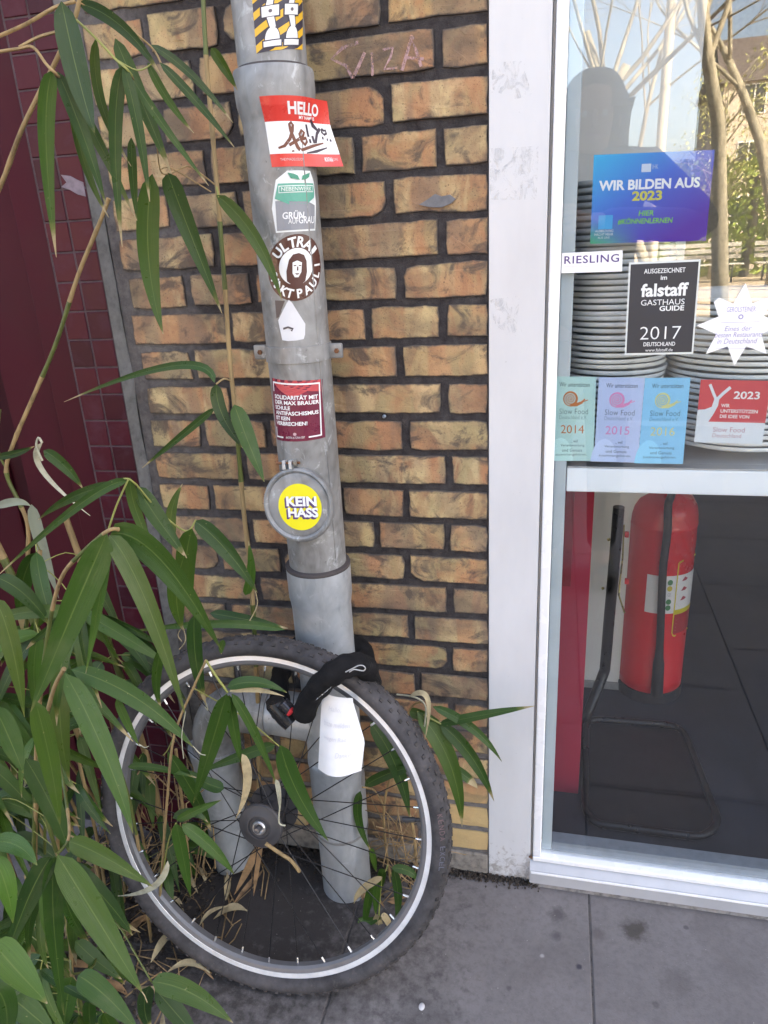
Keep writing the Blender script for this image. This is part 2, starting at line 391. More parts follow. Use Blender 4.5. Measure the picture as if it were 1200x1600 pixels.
# an anchor bolt in a bed joint, a patch of grey filler, chalk writing
b0 = at(600, 651, 0)
G().lathe([(.0001, .0), (.0035, .0), (.0035, .004), (.002, .006)], 12, axis_matrix(b0+Vector((0, .004, 0)), (0, -1, 0))).make('anchor_bolt', plain('blue grey bolt', (.25, .32, .42), .3, .8), bw, 30)
M_FILL = plain('grey filler patch', (.17, .17, .18), .9, 0, .15, 60, .5)
fp = [(655, 320), (668, 312), (680, 303), (690, 307), (703, 304), (712, 311), (705, 318), (690, 324), (672, 324)]
poly = [at(x, y, 0) for x, y in fp]
G().prism([(p.x, p.z) for p in poly], -.0022, .002).make('filler_patch', M_FILL, bw)
def chalk():
    m = MB('pink chalk'); p = m.pos()
    n = m.noise(120, 5, .7, m.map(p, (1, 1, .6)))
    tr = m.n('BsdfTransparent'); df = m.n('BsdfDiffuse', {'Color': (.62, .40, .40, 1)})
    mx = m.n('MixShader', {0: m.ramp(n, [(.36, 0), (.62, .75)]), 1: tr.outputs[0], 2: df.outputs[0]})
    m.t.links.new(mx.outputs[0], m.out.inputs[0]); return m.mat
M_CHALK = chalk()
def stroke(pts, wpx, y=-.0026):
    G_ = G(); P = [at(x, yy, y) for x, yy in pts]; v = []
    for i, p in enumerate(P):
        t = (P[min(i+1, len(P)-1)]-P[max(i-1, 0)]); t.y = 0; t.normalize(); s = Vector((-t.z, 0, t.x))*span(wpx, p)/2
        v += [p+s, p-s, p+s+Vector((0, .0015, 0)), p-s+Vector((0, .0015, 0))]
    f = []
    for i in range(len(P)-1):
        a = 4*i; f += [(a, a+1, a+5, a+4), (a+2, a+6, a+7, a+3), (a, a+4, a+6, a+2), (a+1, a+3, a+7, a+5)]
    return G_.add(v, f)
for pts, wpx in (([(560, 66), (535, 75), (518, 92), (541, 103), (551, 122)], 5), ([(551, 122), (560, 104), (570, 82)], 5), ([(581, 82), (582, 118)], 4), ([(598, 78), (614, 74), (610, 90), (600, 108), (622, 106)], 4), ([(628, 110), (642, 62), (650, 78), (658, 104)], 5), ([(634, 90), (662, 92)], 4), ([(641, 56), (646, 62)], 6)):
    stroke(pts, wpx).make('chalk_stroke', M_CHALK, bw)

# ------------------------------------------------------------------ maroon tiled pilaster
TP = thing('tiled_pilaster', 'strip of small maroon glazed tiles with a grey rendered edge left of the brick wall', 'pilaster', (-.86, -.02, 0))
TX0, TX1, TY = -.913, -.8145, -.025
G().box(TX0-.002, TX1-.001, TY+.0018, .1, 0, 2.5).make('grout', M_GROUT, TP)
ge = G(); zs = [i*.06 for i in range(43)]
L = [Vector((TX1-.0008, TY+.003, z)) for z in zs]; Rr = [Vector((-.8065+.004*noise.noise((z*9, 3, 1))+.003*noise.noise((z*31, 3, 1)), .004, z)) for z in zs]; Bk = [Vector((TX1-.0008, .03, z)) for z in zs]
vv = [p for t in zip(L, Rr, Bk) for p in t]
ge.add(vv, [q for i in range(42) for q in ((3*i, 3*i+1, 3*i+4, 3*i+3), (3*i+1, 3*i+2, 3*i+5, 3*i+4), (3*i+2, 3*i, 3*i+3, 3*i+5))])
ge.make('render_edge', M_PLASTER, TP)
tg = {}
zt = at(150, 486, TY).z % .0523
for r in range(46):
    for c in range(2):
        cw = (TX1-TX0)/2; x = TX0+cw*(c+.5); z = zt+.0523*(r+.5)-.0523
        if z < .03: continue
        if 't' not in tg:
            o = G().bbox(-.0228, .0228, 0, .008, -.0246, .0246, .0012, 1).make('tile', M_TILE); tg['t'] = o.data
        else: o = bpy.data.objects.new('tile', tg['t']); COL.objects.link(o)
        o.parent = TP; o.location = (x+.86, TY+.02+random.gauss(0, .0003), z); o.rotation_euler = (random.gauss(0, .006), 0, random.gauss(0, .006))
sc = G().prism([(at(x, y, TY-.001).x, at(x, y, TY-.001).z) for x, y in ((95, 273), (110, 275), (121, 281), (130, 285), (134, 307), (122, 304), (110, 297), (96, 292), (104, 285))], TY-.0014, TY+.003)
sc.make('white_paint_scuff', M_SCUFF, TP)

# ------------------------------------------------------------------ maroon steel door beside it
DR = thing('metal_door', 'dark maroon painted steel door and frame behind the bamboo', 'door', (-1.3, 0, 0))
G().bbox(-.978, -.9165, -.018, .11, 0, 2.5, .003).make('frame_rail', M_RED, DR)
G().prism([(-1.098, 0), (-.979, 0), (-.979, 2.5), (-1.098, 2.5)], -.004, .11).make('frame_plate', M_RED, DR)
G().bbox(-.9835, -.9795, -.0075, .0, 0, 2.5, .0012).make('frame_bead', plain('pale maroon bead', (.16, .03, .05), .3), DR)
lf = G().bbox(-1.95, -1.1, .075, .12, .02, 2.45, .003).make('door_leaf', M_RED_SHADE, DR)
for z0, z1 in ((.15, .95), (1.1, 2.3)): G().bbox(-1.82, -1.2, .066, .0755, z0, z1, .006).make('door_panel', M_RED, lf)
G().tube([(-1.42, .074, 1.05), (-1.42, .03, 1.05), (-1.54, .03, 1.05)], .009, 10).make('handle', M_GALV, lf, 40)
G().bbox(-2.05, -1.951, -.004, .11, 0, 2.5, .003).make('frame_plate', M_RED, DR)

# ------------------------------------------------------------------ shop window
WN = thing('shop_window', 'white framed shop window with one tall pane and a low sill', 'window', (.9, 0, 0))
WX1, WZ1 = 2.05, 2.5
G().bbox(-.1135, -.0215, -.0015, .10, 0, WZ1, .0015).make('post', M_ALU, WN)
G().bbox(-.0208, -.0170, .004, .09, .03, WZ1, .0008).make('frame_groove', plain('grey gasket', (.30, .29, .28), .6), WN)  # grey strip filling the groove beside the post
G().bbox(-.0165, .0015, -.004, .05, .078, WZ1-.05, .004, 3).make('glazing_bead', M_BEAD, WN)
G().bbox(-.0165, WX1, -.006, .05, .066, .0775, .003, 3).make('glazing_bead', M_BEAD, WN)
sl = G().prism([(0, 0)]*0, 0, 0) if False else G()
prof = [(-.0005, .064), (-.0165, .050), (-.0185, .046), (-.0185, .016), (.0, .016), (.05, .064)]
n = len(prof); sv = [(-.022, y, z) for y, z in prof]+[(WX1, y, z) for y, z in prof]
sl.add(sv, [tuple(range(n)), tuple(range(2*n-1, n-1, -1))]+[(i, i+n, (i+1) % n+n, (i+1) % n) for i in range(n)])
sl.make('sill', M_SILL, WN)
G().bbox(-.0195, WX1, -.0215, -.0188, .0445, .0500, .001).make('sill_lip', M_BEAD, WN)
G().box(-.020, WX1, -.0125, .06, .0, .0155).make('sill_foot', plain('grubby sill foot', (.25, .235, .23), .9, 0, .45, 60, .6), WN)
G().box(.0018, WX1-.01, .0105, .0165, .0785, WZ1-.06).make('glass_pane', M_GLASS, WN)
G().bbox(.0022, .0235, .0195, .06, .079, WZ1-.06, .002).make('inner_frame', M_INNER, WN)
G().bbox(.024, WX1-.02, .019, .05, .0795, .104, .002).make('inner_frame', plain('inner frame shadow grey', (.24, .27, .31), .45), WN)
G().bbox(.0022, WX1, .0185, .05, WZ1-.10, WZ1-.06, .002).make('inner_frame', M_INNER, WN)
G().bbox(WX1, WX1+.09, -.0015, .10, 0, WZ1, .0015).make('post', M_ALU, WN)
# worn patches where posters were once taped to the post
def residue():
    m = MB('tape residue'); p = m.pos()
    n = m.noise(60, 6, .7, m.map(p, (1, 1, .7)), 1.0)
    tr = m.n('BsdfTransparent'); df = m.n('BsdfDiffuse', {'Color': (.50, .50, .51, 1)})
    mx = m.n('MixShader', {0: m.ramp(n, [(.48, 0), (.66, .38)]), 1: tr.outputs[0], 2: df.outputs[0]})
    m.t.links.new(mx.outputs[0], m.out.inputs[0]); return m.mat
M_RES = residue()
for q in ([(768, 98), (815, 95), (832, 150), (800, 155), (770, 140)], [(766, 232), (842, 228), (838, 312), (765, 312)], [(766, 468), (812, 462), (806, 525), (775, 520)]):
    P = [at(x, y, -.0024) for x, y in q]
    G().prism([(p.x, p.z) for p in P], -.0024, -.0010).make('tape_residue', M_RES, WN)
gq = at(829, 1338, -.004); cg_ = G()
for i in range(26):
    c = gq+Vector((random.gauss(0, .0022), random.uniform(-.002, .001), random.gauss(0, .0025))); s = random.uniform(.0006, .0018); cg_.add([c+Vector(v)*s for v in ((1, 0, 0), (-1, 0, 0), (0, 1, 0), (0, -1, 0), (0, 0, 1), (0, 0, -1))], [(0, 2, 4), (2, 1, 4), (1, 3, 4), (3, 0, 4), (2, 0, 5), (1, 2, 5), (3, 1, 5), (0, 3, 5)])
cg_.make('corner_grime', M_RUST, WN)
stn = [(788, 1272), (772, 1110), (800, 1336)]
for x, y in stn:
    p = at(x, y, -.0017); G().lathe([(.0001, 0), (.0016, 0), (.0016, .0006), (.0001, .0007)], 8, axis_matrix(p, (0, -1, 0))).make('paint_chip', M_RES, WN)

# ------------------------------------------------------------------ the rest of the building
M_UP = plain('upper facade render', (.42, .38, .33), .9, 0, .1, 3)
BD = thing('shop_building', 'rendered building whose ground floor holds the brick wall and the shop window', 'building', (2, 0, 0))
fc = G(); fc.box(-16, 26, .001, .3, 2.501, 11.0); fc.box(-16, -2.051, .001, .3, 0, 2.5); fc.box(WX1+.091, 26, .001, .3, 0, 2.5)
fc.make('facade', M_UP, BD)
sh_ = G(); sh_.box(-16, -15.7, .301, 10, 0, 11.0); sh_.box(25.7, 26, .301, 10, 0, 11.0); sh_.box(-15.69, 25.69, 9.7, 10, 0, 11.0)
sh_.make('side_wall', M_UP, BD)
G().box(-16.2, 26.2, -.15, 10.2, 11.001, 11.25).make('roof', plain('roof felt', (.08, .08, .08), .9), BD)
M_ROOM = plain('shop wall paint', (.62, .60, .57), .8)
M_FLOOR = plain('dark slate floor', (.022, .026, .038), .6, 0, .25, 5)
rm = G(); rm.box(-.10, 4.5, 3.4, 3.5, .03, 2.7); rm.box(-.2, -.105, .35, 3.4, .03, 2.7); rm.box(4.5, 4.6, .35, 3.4, .03, 2.7)
rm.make('room_wall', M_ROOM, BD)
G().box(-.2, 4.6, .31, 3.5, 2.701, 2.8).make('ceiling', M_ROOM, BD)
G().box(-.10, 4.5, .0605, 3.39, -.03, .030).make('shop_floor', M_FLOOR, BD)
G().box(-2.05, -.205, .301, 3.5, 0, 2.6).make('inner_wall', M_ROOM, BD)
up = G()
for i in range(-5, 9):
    for zz in (3.6, 7.0): up.bbox(i*2.9-.6, i*2.9+.6, -.02, .0005, zz, zz+1.7, .01, 1)
M_DKGL = plain('dark window glass', (.03, .035, .04), .08)
up.make('window_panes', M_DKGL, BD)

# ------------------------------------------------------------------ drainpipe with its branch
PX, PY, PR = -.428, -.080, .0538
DP = thing('drainpipe', 'grey zinc drainpipe with stickers and a side branch standing before the brick wall', 'drainpipe', (PX, PY, 0))
AX = Matrix.Translation((PX, PY, 0))
def zat(px, py): return at(px, py, PY-PR).z
Z1 = zat(430, 97)                                              # top rim of the upper socket
G().lathe([(.0520, Z1-.05), (.0520, 2.55)], 40, AX).make('pipe_section', M_ZINC, DP, 40)
G().lathe([(PR, .80), (PR, Z1-.075), (.0548, Z1-.066), (.0600, Z1-.046), (.0612, Z1-.025), (.0606, Z1-.003), (.0592, Z1), (.0560, Z1-.002), (.0535, Z1-.02)], 40, AX).make('pipe_section', M_ZINC, DP, 40)
G().lathe([(.0590, Z1-.004), (.0525, Z1+.004)], 40, AX).make('socket_seam', M_SEAM, DP)
Z2 = zat(496, 902)
G().lathe([(.0572, .36), (.0572, Z2-.085), (.0585, Z2-.07), (.0606, Z2-.06), (.0610, Z2-.012), (.0612, Z2-.001), (.0597, Z2), (.0560, Z2-.004)], 40, AX).make('standpipe', M_GALV, DP, 40)
G().lathe([(.0608, Z2-.0015), (.0618, Z2+.002), (.0610, Z2+.0055), (.0545, Z2+.007)], 40, AX).make('socket_seam', M_SEAM, DP)
G().tube([(PX+(PR)*math.sin(rad(58)), PY-PR*math.cos(rad(58)), .82), (PX+PR*math.sin(rad(58)), PY-PR*math.cos(rad(58)), Z1-.085)], .0013, 6).make('pipe_seam', M_ZINC, DP)
# lower right leg with two collars
G().lathe([(.0545, -.004), (.0545, .17), (.0565, .172), (.0578, .180), (.0580, .345), (.0592, .352), (.0592, .362), (.0572, .366)], 40, AX).make('standpipe_foot', M_GALV, DP, 40)
G().lathe([(.0552, .166), (.0585, .170), (.0585, .176)], 40, AX).make('seam_ring', M_ZINC, DP, 40)
# branch to the left and the second leg
LX, LY = -.702, -.072
el = []
zb = .452
el = [(PX-.02, PY, zb-.004), (PX-.07, PY, zb-.002), (PX-.15, PY+.003, zb)]
G().tube(el, [.050, .0475, .0455], 28).make('branch_pipe', M_GALV, DP, 40)
arc = [(PX-.135, PY+.003, zb), (PX-.150, PY+.003, zb)]
for i in range(9):
    a = i/8*PI/2; arc.append((LX+.085-.085*math.sin(a), LY, zb-.085+.085*math.cos(a)))
arc.append((LX, LY, .33))
G().tube(arc, [.050, .0515]+[.053]*9+[.0555], 28).make('branch_elbow', M_ZINC, DP, 40)
lg = G().lathe([(.0495, .015), (.0505, .30), (.0535, .33), (.0545, .345), (.049, .348)], 24, Matrix.Translation((LX, LY, 0)) @ Matrix.Rotation(rad(-2.5), 4, 'Y'))
for v in lg.v:
    if v.z < .1: v.z += (v.x-LX)*.25
lg.make('branch_leg', M_GALV, DP, 40)
G().lathe([(.0540, .338), (.0570, .340), (.0570, .350), (.0540, .352)], 28, Matrix.Translation((LX, LY, 0))).make('seam_ring', M_ZINC, DP, 40)
# clamp
zc = zat(466, 556)
G().lathe([(PR+.0003, zc-.0135), (PR+.0025, zc-.013), (PR+.0025, zc+.013), (PR+.0003, zc+.0135)], 40, AX).make('clamp_band', M_ZINC, DP, 40)
for s, px, py in ((1, 527, 545), (-1, 405, 550)):
    p = at(px, py, PY); xx = PX+s*(PR+.012)
    lug = G().bbox(xx-.015, xx+.013, PY-.004, PY+.002, zc-.0125, zc+.0125, .0038, 2).make('clamp_lug', M_ZINC, DP, 40)
    G().lathe([(.0001, 0), (.0042, 0), (.0046, .001), (.0042, .003), (.0001, .0036)], 6, axis_matrix((xx+.003*s, PY-.004, zc), (0, -1, 0))).make('clamp_screw', M_RUST, lug)
G().tube([(PX, PY+.054, zc), (PX, .02, zc)], .005, 8).make('wall_bolt', M_ZINC, DP)
# inspection cover
hc = at(466, 789, -.146); hn = Vector((-.06, -1, .16)).normalized()
HM = axis_matrix(hc, hn)
hr = span(50, hc)*1.17
hat = G().lathe([(hr*.70, -.030), (hr*.86, -.014), (hr*1.0, -.008), (hr*1.02, -.002), (hr*.99, .003), (hr*.93, .0045), (hr*.885, .003), (hr*.865, .0005), (hr*.84, .0012), (hr*.80, .0018), (.0001, .002)], 44, HM).make('inspection_cover', M_ZINC, DP, 35)
HU = (UPV - hn*UPV.dot(hn)).normalized(); HR = HU.cross(hn)
bp = hc + HU*hr*1.06 - HR*.012 + hn*.002
cl = G()
for s in (-1, 1): cl.bbox(-.003+s*.006, .003+s*.006, -.006, .004, -.006, .010, .001)
cl.v = [bp + HR*v.x + hn*-v.y + HU*v.z for v in cl.v]
cl.make('cover_clip', M_GALV, hat)
G().tube([bp-HR*.022+HU*.005, bp+HR*.022+HU*.005], .0024, 8).make('clip_bolt', M_RUST, hat)
G().tube([bp+HR*.012+HU*.005, bp+HR*.0175+HU*.005], .0062, 6).make('clip_nut', plain('tarnished nut', (.30, .28, .24), .5, .7), hat)

# ------------------------------------------------------------------ bicycle wheel leaning on the pipe
M_RUB = None
def rubber():
    m = MB('dusty rubber'); p = m.n('TexCoord').outputs['Object']
    n = m.noise(22, 6, .65, p); 
    c = m.mix(m.ramp(n, [(.35, 0), (.68, 1)]), (.034, .032, .034), (.090, .084, .088))
    n2 = m.noise(60, 5, .7, p)
    c = m.mix(m.math('MULTIPLY', m.ramp(n2, [(.58, 0), (.74, 1)]), .55), c, (.15, .125, .11))
    return m.principled(c, .75, 0, m.bump(n2, .0008, .5), .3)
M_RUB = rubber()
M_KNOB = plain('tread rubber', (.055, .049, .048), .85, 0, .5, 60, .5)
def brushed(name, col, rough, metal, sc):
    m = MB(name); p = m.n('TexCoord').outputs['Object']; n = m.noise(sc, 5, .65, p)
    c = m.ramp(n, [(.3, tuple(v*.82 for v in col)), (.6, col), (.8, tuple(min(1, v*1.1) for v in col))])
    return m.principled(c, m.ramp(n, [(.3, rough-.07), (.75, rough+.12)]), metal)
M_TRACK = brushed('machined brake track', (.84, .84, .85), .36, .25, 30)
M_RIM = brushed('grey anodised rim', (.17, .17, .18), .4, .3, 25)
M_SPOKE = plain('black spoke', (.022, .022, .025), .35, .5)
M_NIP = plain('nickel nipple', (.72, .72, .72), .25, .8)
M_HUB = brushed('dusty black hub', (.05, .048, .052), .5, .1, 50)
M_AXLE = plain('axle steel', (.5, .5, .5), .3, .9)
WR = .3225
wc = Vector((-.5130, -.2565, .3450))
BW = thing('bicycle_wheel', 'bicycle wheel with knobbly black tyre leaning against the drainpipe', 'bicycle wheel', wc, (-.2476, 0, -.0104))
LY_ = Matrix.Rotation(PI/2, 4, 'X')                            # lathe axis along local -Y
def W(o_g, name, mat, par=BW, smooth=35):
    return o_g.make(name, mat, par, smooth, world=False)
tc, tr_, ta = .3375, .0188, .0250                              # tyre: centre radius, radial and axial half size
prof = []
for i in range(28):
    a = rad(-52) + (rad(284))*i/27 - 0                         # open towards the rim
    prof.append((tc + tr_*math.sin(a), ta*math.cos(a)))
tyre = W(G().lathe(prof, 120, LY_, closed=True), 'tyre', M_RUB, smooth=60)
kn = G(); NK = 88
for i in range(NK):
    a = 2*PI*i/NK
    for row, (ang, ln, wd, hh) in enumerate(((90, .0095, .0075, .0024), (62, .009, .0055, .0026), (118, .009, .0055, .0026), (36, .0075, .0070, .0030), (144, .0075, .0070, .0030))):
        aa = a + (PI/NK if row in (1, 2) else 0) + random.uniform(-.002, .002)
        q = rad(ang); r = tc+(tr_-.0006)*math.sin(q); y = (ta-.0006)*math.cos(q)
        rd = Vector((math.cos(aa), 0, math.sin(aa))); tg_ = Vector((-math.sin(aa), 0, math.cos(aa))); ax = Vector((0, 1, 0))
        up_ = (rd*math.sin(q)*ta + ax*math.cos(q)*tr_).normalized(); sd_ = tg_.cross(up_)
        p = rd*r + ax*y; v = []
        for h, k in ((-.001, 1.0), (hh, .8)):
            for sx, sy in ((-1, -1), (1, -1), (1, 1), (-1, 1)): v.append(p + up_*h + tg_*sx*ln*.5*k + sd_*sy*wd*.5*k)
        kn.add(v, [(4, 5, 6, 7), (0, 1, 5, 4), (1, 2, 6, 5), (2, 3, 7, 6), (3, 0, 4, 7)])
k_ = W(kn, 'tread_knobs', M_KNOB, tyre, False); k_['kind'] = 'stuff'
W(G().lathe([(.302, -.006), (.306, -.0105), (.3125, -.0122), (.3318, -.0126), (.3318, .0126), (.3125, .0122), (.306, .0105), (.302, .006)], 120, LY_, closed=True), 'rim', M_RIM, smooth=25)
for s in (-1, 1):
    W(G().lathe([(.3130, s*.0122), (.3135, s*.0133), (.3155, s*.0130), (.3292, s*.0130), (.3306, s*.0136), (.3310, s*.0124)], 120, LY_, closed=True), 'brake_track', M_TRACK, smooth=20)
# local +Y of the wheel points to the wall: near side is -Y
hub = W(G().lathe([(.0185, -.030), (.0185, .030)], 32, LY_), 'hub_shell', M_HUB)
LYn = Matrix.Rotation(PI/2, 4, 'X')
W(G().lathe([(.019, .024), (.041, .026), (.0435, .029), (.0435, .034), (.041, .037), (.030, .0385), (.027, .041), (.022, .0415), (.0205, .038), (.012, .0375), (.012, .030)], 44, LYn), 'hub_flange', M_HUB, hub)
for k in range(7): W(G().lathe([(.012, -.030-.0045*k), (.050-.0042*k, -.030-.0045*k), (.050-.0042*k, -.0325-.0045*k), (.012, -.0326-.0045*k)], 30, LYn), 'sprocket', M_HUB, hub, 25)
W(G().lathe([(.0125, .036), (.0135, .037), (.0135, .042), (.0115, .0445), (.0095, .0445), (.0092, .038)], 32, LYn), 'lock_ring', M_AXLE, hub)
W(G().lathe([(.0058, .03), (.0058, .0505), (.0050, .0525), (.0028, .053)], 20, LYn), 'axle', plain('dull axle', (.16, .16, .17), .4, .7), hub)
NS = 32
for i in range(NS):
    side = -1 if i % 2 == 0 else 1; fl = .0405 if side < 0 else .030
    fr_ = .0385 if side < 0 else .024
    a = 2*PI*i/NS; lead = 1 if (i//2) % 2 == 0 else -1
    b = a + lead*rad(64)
    p0 = Vector((fr_*math.cos(b), side*.031, fr_*math.sin(b))); p1 = Vector((.303*math.cos(a), side*.002, .303*math.sin(a)))
    d = (p0-p1).normalized()
    sp = W(G().tube([p0, p1], .00105, 6), 'spoke', M_SPOKE)
    W(G().tube([p1-d*.002, p1+d*.010, p1+d*.0125], [.0021, .0021, .0014], 8), 'nipple', M_NIP, sp)
a = rad(7); vd = Vector((math.cos(a), 0, math.sin(a)))
W(G().tube([vd*.306, vd*.292, vd*.2915, vd*.268, vd*.266], [.0033, .0033, .0048, .0048, .003], 10), 'valve', plain('valve cap', (.03, .03, .032), .5), BW)

# ------------------------------------------------------------------ text and print helpers
_tx = {}
def text_geo(s, shear=0.0, bold=0.0, spacing=1.0):
    key = (s, shear, bold, spacing)
    if key in _tx: return _tx[key]
    cu = bpy.data.curves.new('t', 'FONT'); cu.body = s; cu.size = 1; cu.shear = shear; cu.offset = bold; cu.space_character = spacing
    cu.resolution_u = 3
    ob = bpy.data.objects.new('t', cu); COL.objects.link(ob)
    dg = bpy.context.evaluated_depsgraph_get(); me = bpy.data.meshes.new_from_object(ob.evaluated_get(dg))
    v = [(p.co.x, p.co.y) for p in me.vertices]; f = [tuple(q.vertices) for q in me.polygons]
    bpy.data.objects.remove(ob); bpy.data.curves.remove(cu); bpy.data.meshes.remove(me)
    x0 = min(p[0] for p in v); x1 = max(p[0] for p in v); y0 = min(p[1] for p in v); y1 = max(p[1] for p in v)
    r = ([((p[0]-x0)/(x1-x0), (p[1]-y0)/(y1-y0)) for p in v], f, (x1-x0)/(y1-y0)); _tx[key] = r; return r
_ink = {}
def ink(col, rough=.45):
    k = (col, rough)
    if k not in _ink: _ink[k] = plain('print ink', col, rough, 0, .03, 30)
    return _ink[k]
def put(mp, pts, faces, name, mat, parent, layer):
    g = G(); g.add([mp(u, v, layer*.00030) for u, v in pts], faces); return g.make(name, mat, parent)
def t_text(mp, par, s, u0, v0, u1, v1, col, layer=1, **k):
    v, f, ar = text_geo(s, **k)
    return put(mp, [(u0+(u1-u0)*a, v0+(v1-v0)*b) for a, b in v], f, 'lettering', ink(col), par, layer)
def grid_rect(u0, v0, u1, v1, nu=14, nv=6):
    p = [(u0+(u1-u0)*i/nu, v0+(v1-v0)*j/nv) for j in range(nv+1) for i in range(nu+1)]
    f = [(j*(nu+1)+i, j*(nu+1)+i+1, (j+1)*(nu+1)+i+1, (j+1)*(nu+1)+i) for j in range(nv) for i in range(nu)]
    return p, f
def t_rect(mp, par, u0, v0, u1, v1, col, layer=1, name='print_block', nu=14, nv=4, mat=None):
    p, f = grid_rect(u0, v0, u1, v1, nu, nv); return put(mp, p, f, name, mat or ink(col), par, layer)
def t_line(mp, par, pts, wd, col, layer=1, asp=1.0, name='print_line', closed=False):
    P = [Vector((p[0]*asp, p[1])) for p in pts]; v = []; n = len(P)
    wds = wd if hasattr(wd, '__len__') else [wd]*n
    for i, p in enumerate(P):
        a, b = (P[(i-1) % n], P[(i+1) % n]) if closed else (P[max(i-1, 0)], P[min(i+1, n-1)])
        t = (b-a).normalized(); s = Vector((-t.y, t.x))*wds[i]/2
        v += [((p+s).x/asp, (p+s).y), ((p-s).x/asp, (p-s).y)]
    f = [(2*i, 2*i+1, (2*i+3) % (2*n), (2*i+2) % (2*n)) for i in range(n if closed else n-1)]
    return put(mp, v, f, name, ink(col), par, layer)
def t_disc(mp, par, cu, cv, ru, rv, col, layer=1, name='print_disc', inner=0.0, a0=0, a1=360, n=40, mat=None):
    v = []; rings = 5
    for j in range(rings+1):
        k = inner + (1-inner)*j/rings
        for i in range(n+1):
            a = rad(a0+(a1-a0)*i/n); v.append((cu+ru*k*math.cos(a), cv+rv*k*math.sin(a)))
    f = [(j*(n+1)+i, j*(n+1)+i+1, (j+1)*(n+1)+i+1, (j+1)*(n+1)+i) for j in range(rings) for i in range(n)]
    return put(mp, v, f, name, mat or ink(col), par, layer)
def fine(pts, cuts=5):                                          # a flat outline cut into small triangles, so that it can follow a curve
    bm = bmesh.new(); vs = [bm.verts.new((x, y, 0)) for x, y in pts]; bm.faces.new(vs)
    bmesh.ops.triangulate(bm, faces=bm.faces[:], ngon_method='EAR_CLIP')
    bmesh.ops.subdivide_edges(bm, edges=bm.edges[:], cuts=cuts, use_grid_fill=True)
    bm.verts.index_update()
    r = [(v.co.x, v.co.y) for v in bm.verts], [tuple(v.index for v in f.verts) for f in bm.faces]; bm.free(); return r
def t_poly(mp, par, pts, col, layer=1, name='print_shape', mat=None):
    p, f = fine(pts); return put(mp, p, f, name, mat or ink(col), par, layer)
def sheet(mp, name, label, cat, mat, group=None, nu=16, nv=8, pts=None, thick=.00025):
    if pts is None: p, f = grid_rect(0, 0, 1, 1, nu, nv)
    else: p, f = pts
    g = G(); n = len(p)
    top = [mp(u, v, 0) for u, v in p]; bot = [mp(u, v, -thick) for u, v in p]
    from collections import Counter
    ec = Counter(); di = {}
    for q in f:
        for a, b in zip(q, q[1:]+q[:1]): ec[frozenset((a, b))] += 1; di[frozenset((a, b))] = (a, b)
    rim = [di[e] for e, c in ec.items() if c == 1]
    g.add(top+bot, f + [tuple(i+n for i in reversed(q)) for q in f] + [(b, a, a+n, b+n) for a, b in rim])
    c = mp(.5, .0, 0)
    g.v = [v-c for v in g.v]
    o = g.make(name, mat, None, world=False); o.location = c
    return tag(o, label, cat, group)

# on the pipe: (u, v) of a sticker -> point of the cylinder
def hit(px, py, R=PR):
    d = ray(px, py); o = CAM - Vector((PX, PY, 0)); a = d.x*d.x+d.y*d.y; b = o.x*d.x+o.y*d.y; c = o.x*o.x+o.y*o.y-R*R
    disc = max(0, b*b-a*c); t = (-b-math.sqrt(disc))/a; p = o+d*t
    return math.atan2(p.x, -p.y), p.z
def on_pipe(tl, tr, br, bl, R=PR, lift=.0004, peel=None):
    q = [hit(*c, R) for c in (tl, tr, br, bl)]
    def mp(u, v, e):
        th = (q[3][0]*(1-u)+q[2][0]*u)*(1-v) + (q[0][0]*(1-u)+q[1][0]*u)*v
        z = (q[3][1]*(1-u)+q[2][1]*u)*(1-v) + (q[0][1]*(1-u)+q[1][1]*u)*v
        r = R+lift+e
        return Vector((PX+r*math.sin(th), PY-r*math.cos(th), z))
    return mp
def flat(tl, tr, br, bl, y):
    q = [at(*c, y) for c in (tl, tr, br, bl)]
    def mp(u, v, e):
        p = (q[3]*(1-u)+q[2]*u)*(1-v) + (q[0]*(1-u)+q[1]*u)*v
        return Vector((p.x, y-e, p.z))
    return mp
WHITE = (.80, .80, .80)

# lettering moulded on the tyre's side
for s, a0, a1, col in (('KENDA', 10.5, 3.5, (.145, .095, .10)), ('EXCEL', .5, -6, (.11, .115, .15))):
    for i, ch in enumerate(s):
        a = rad(a0+(a1-a0)*i/(len(s)-1)); v, f, ar = text_geo(ch); rd_ = Vector((math.cos(a), 0, math.sin(a))); tn = Vector((math.sin(a), 0, -math.cos(a)))
        G().add([rd_*(.3440+(y-.5)*.0085)+tn*(x-.5)*.0075+Vector((0, -.0246+.004*(y-.5), 0)) for x, y in v], f).make('lettering', ink(col, .8), tyre, False, world=False)
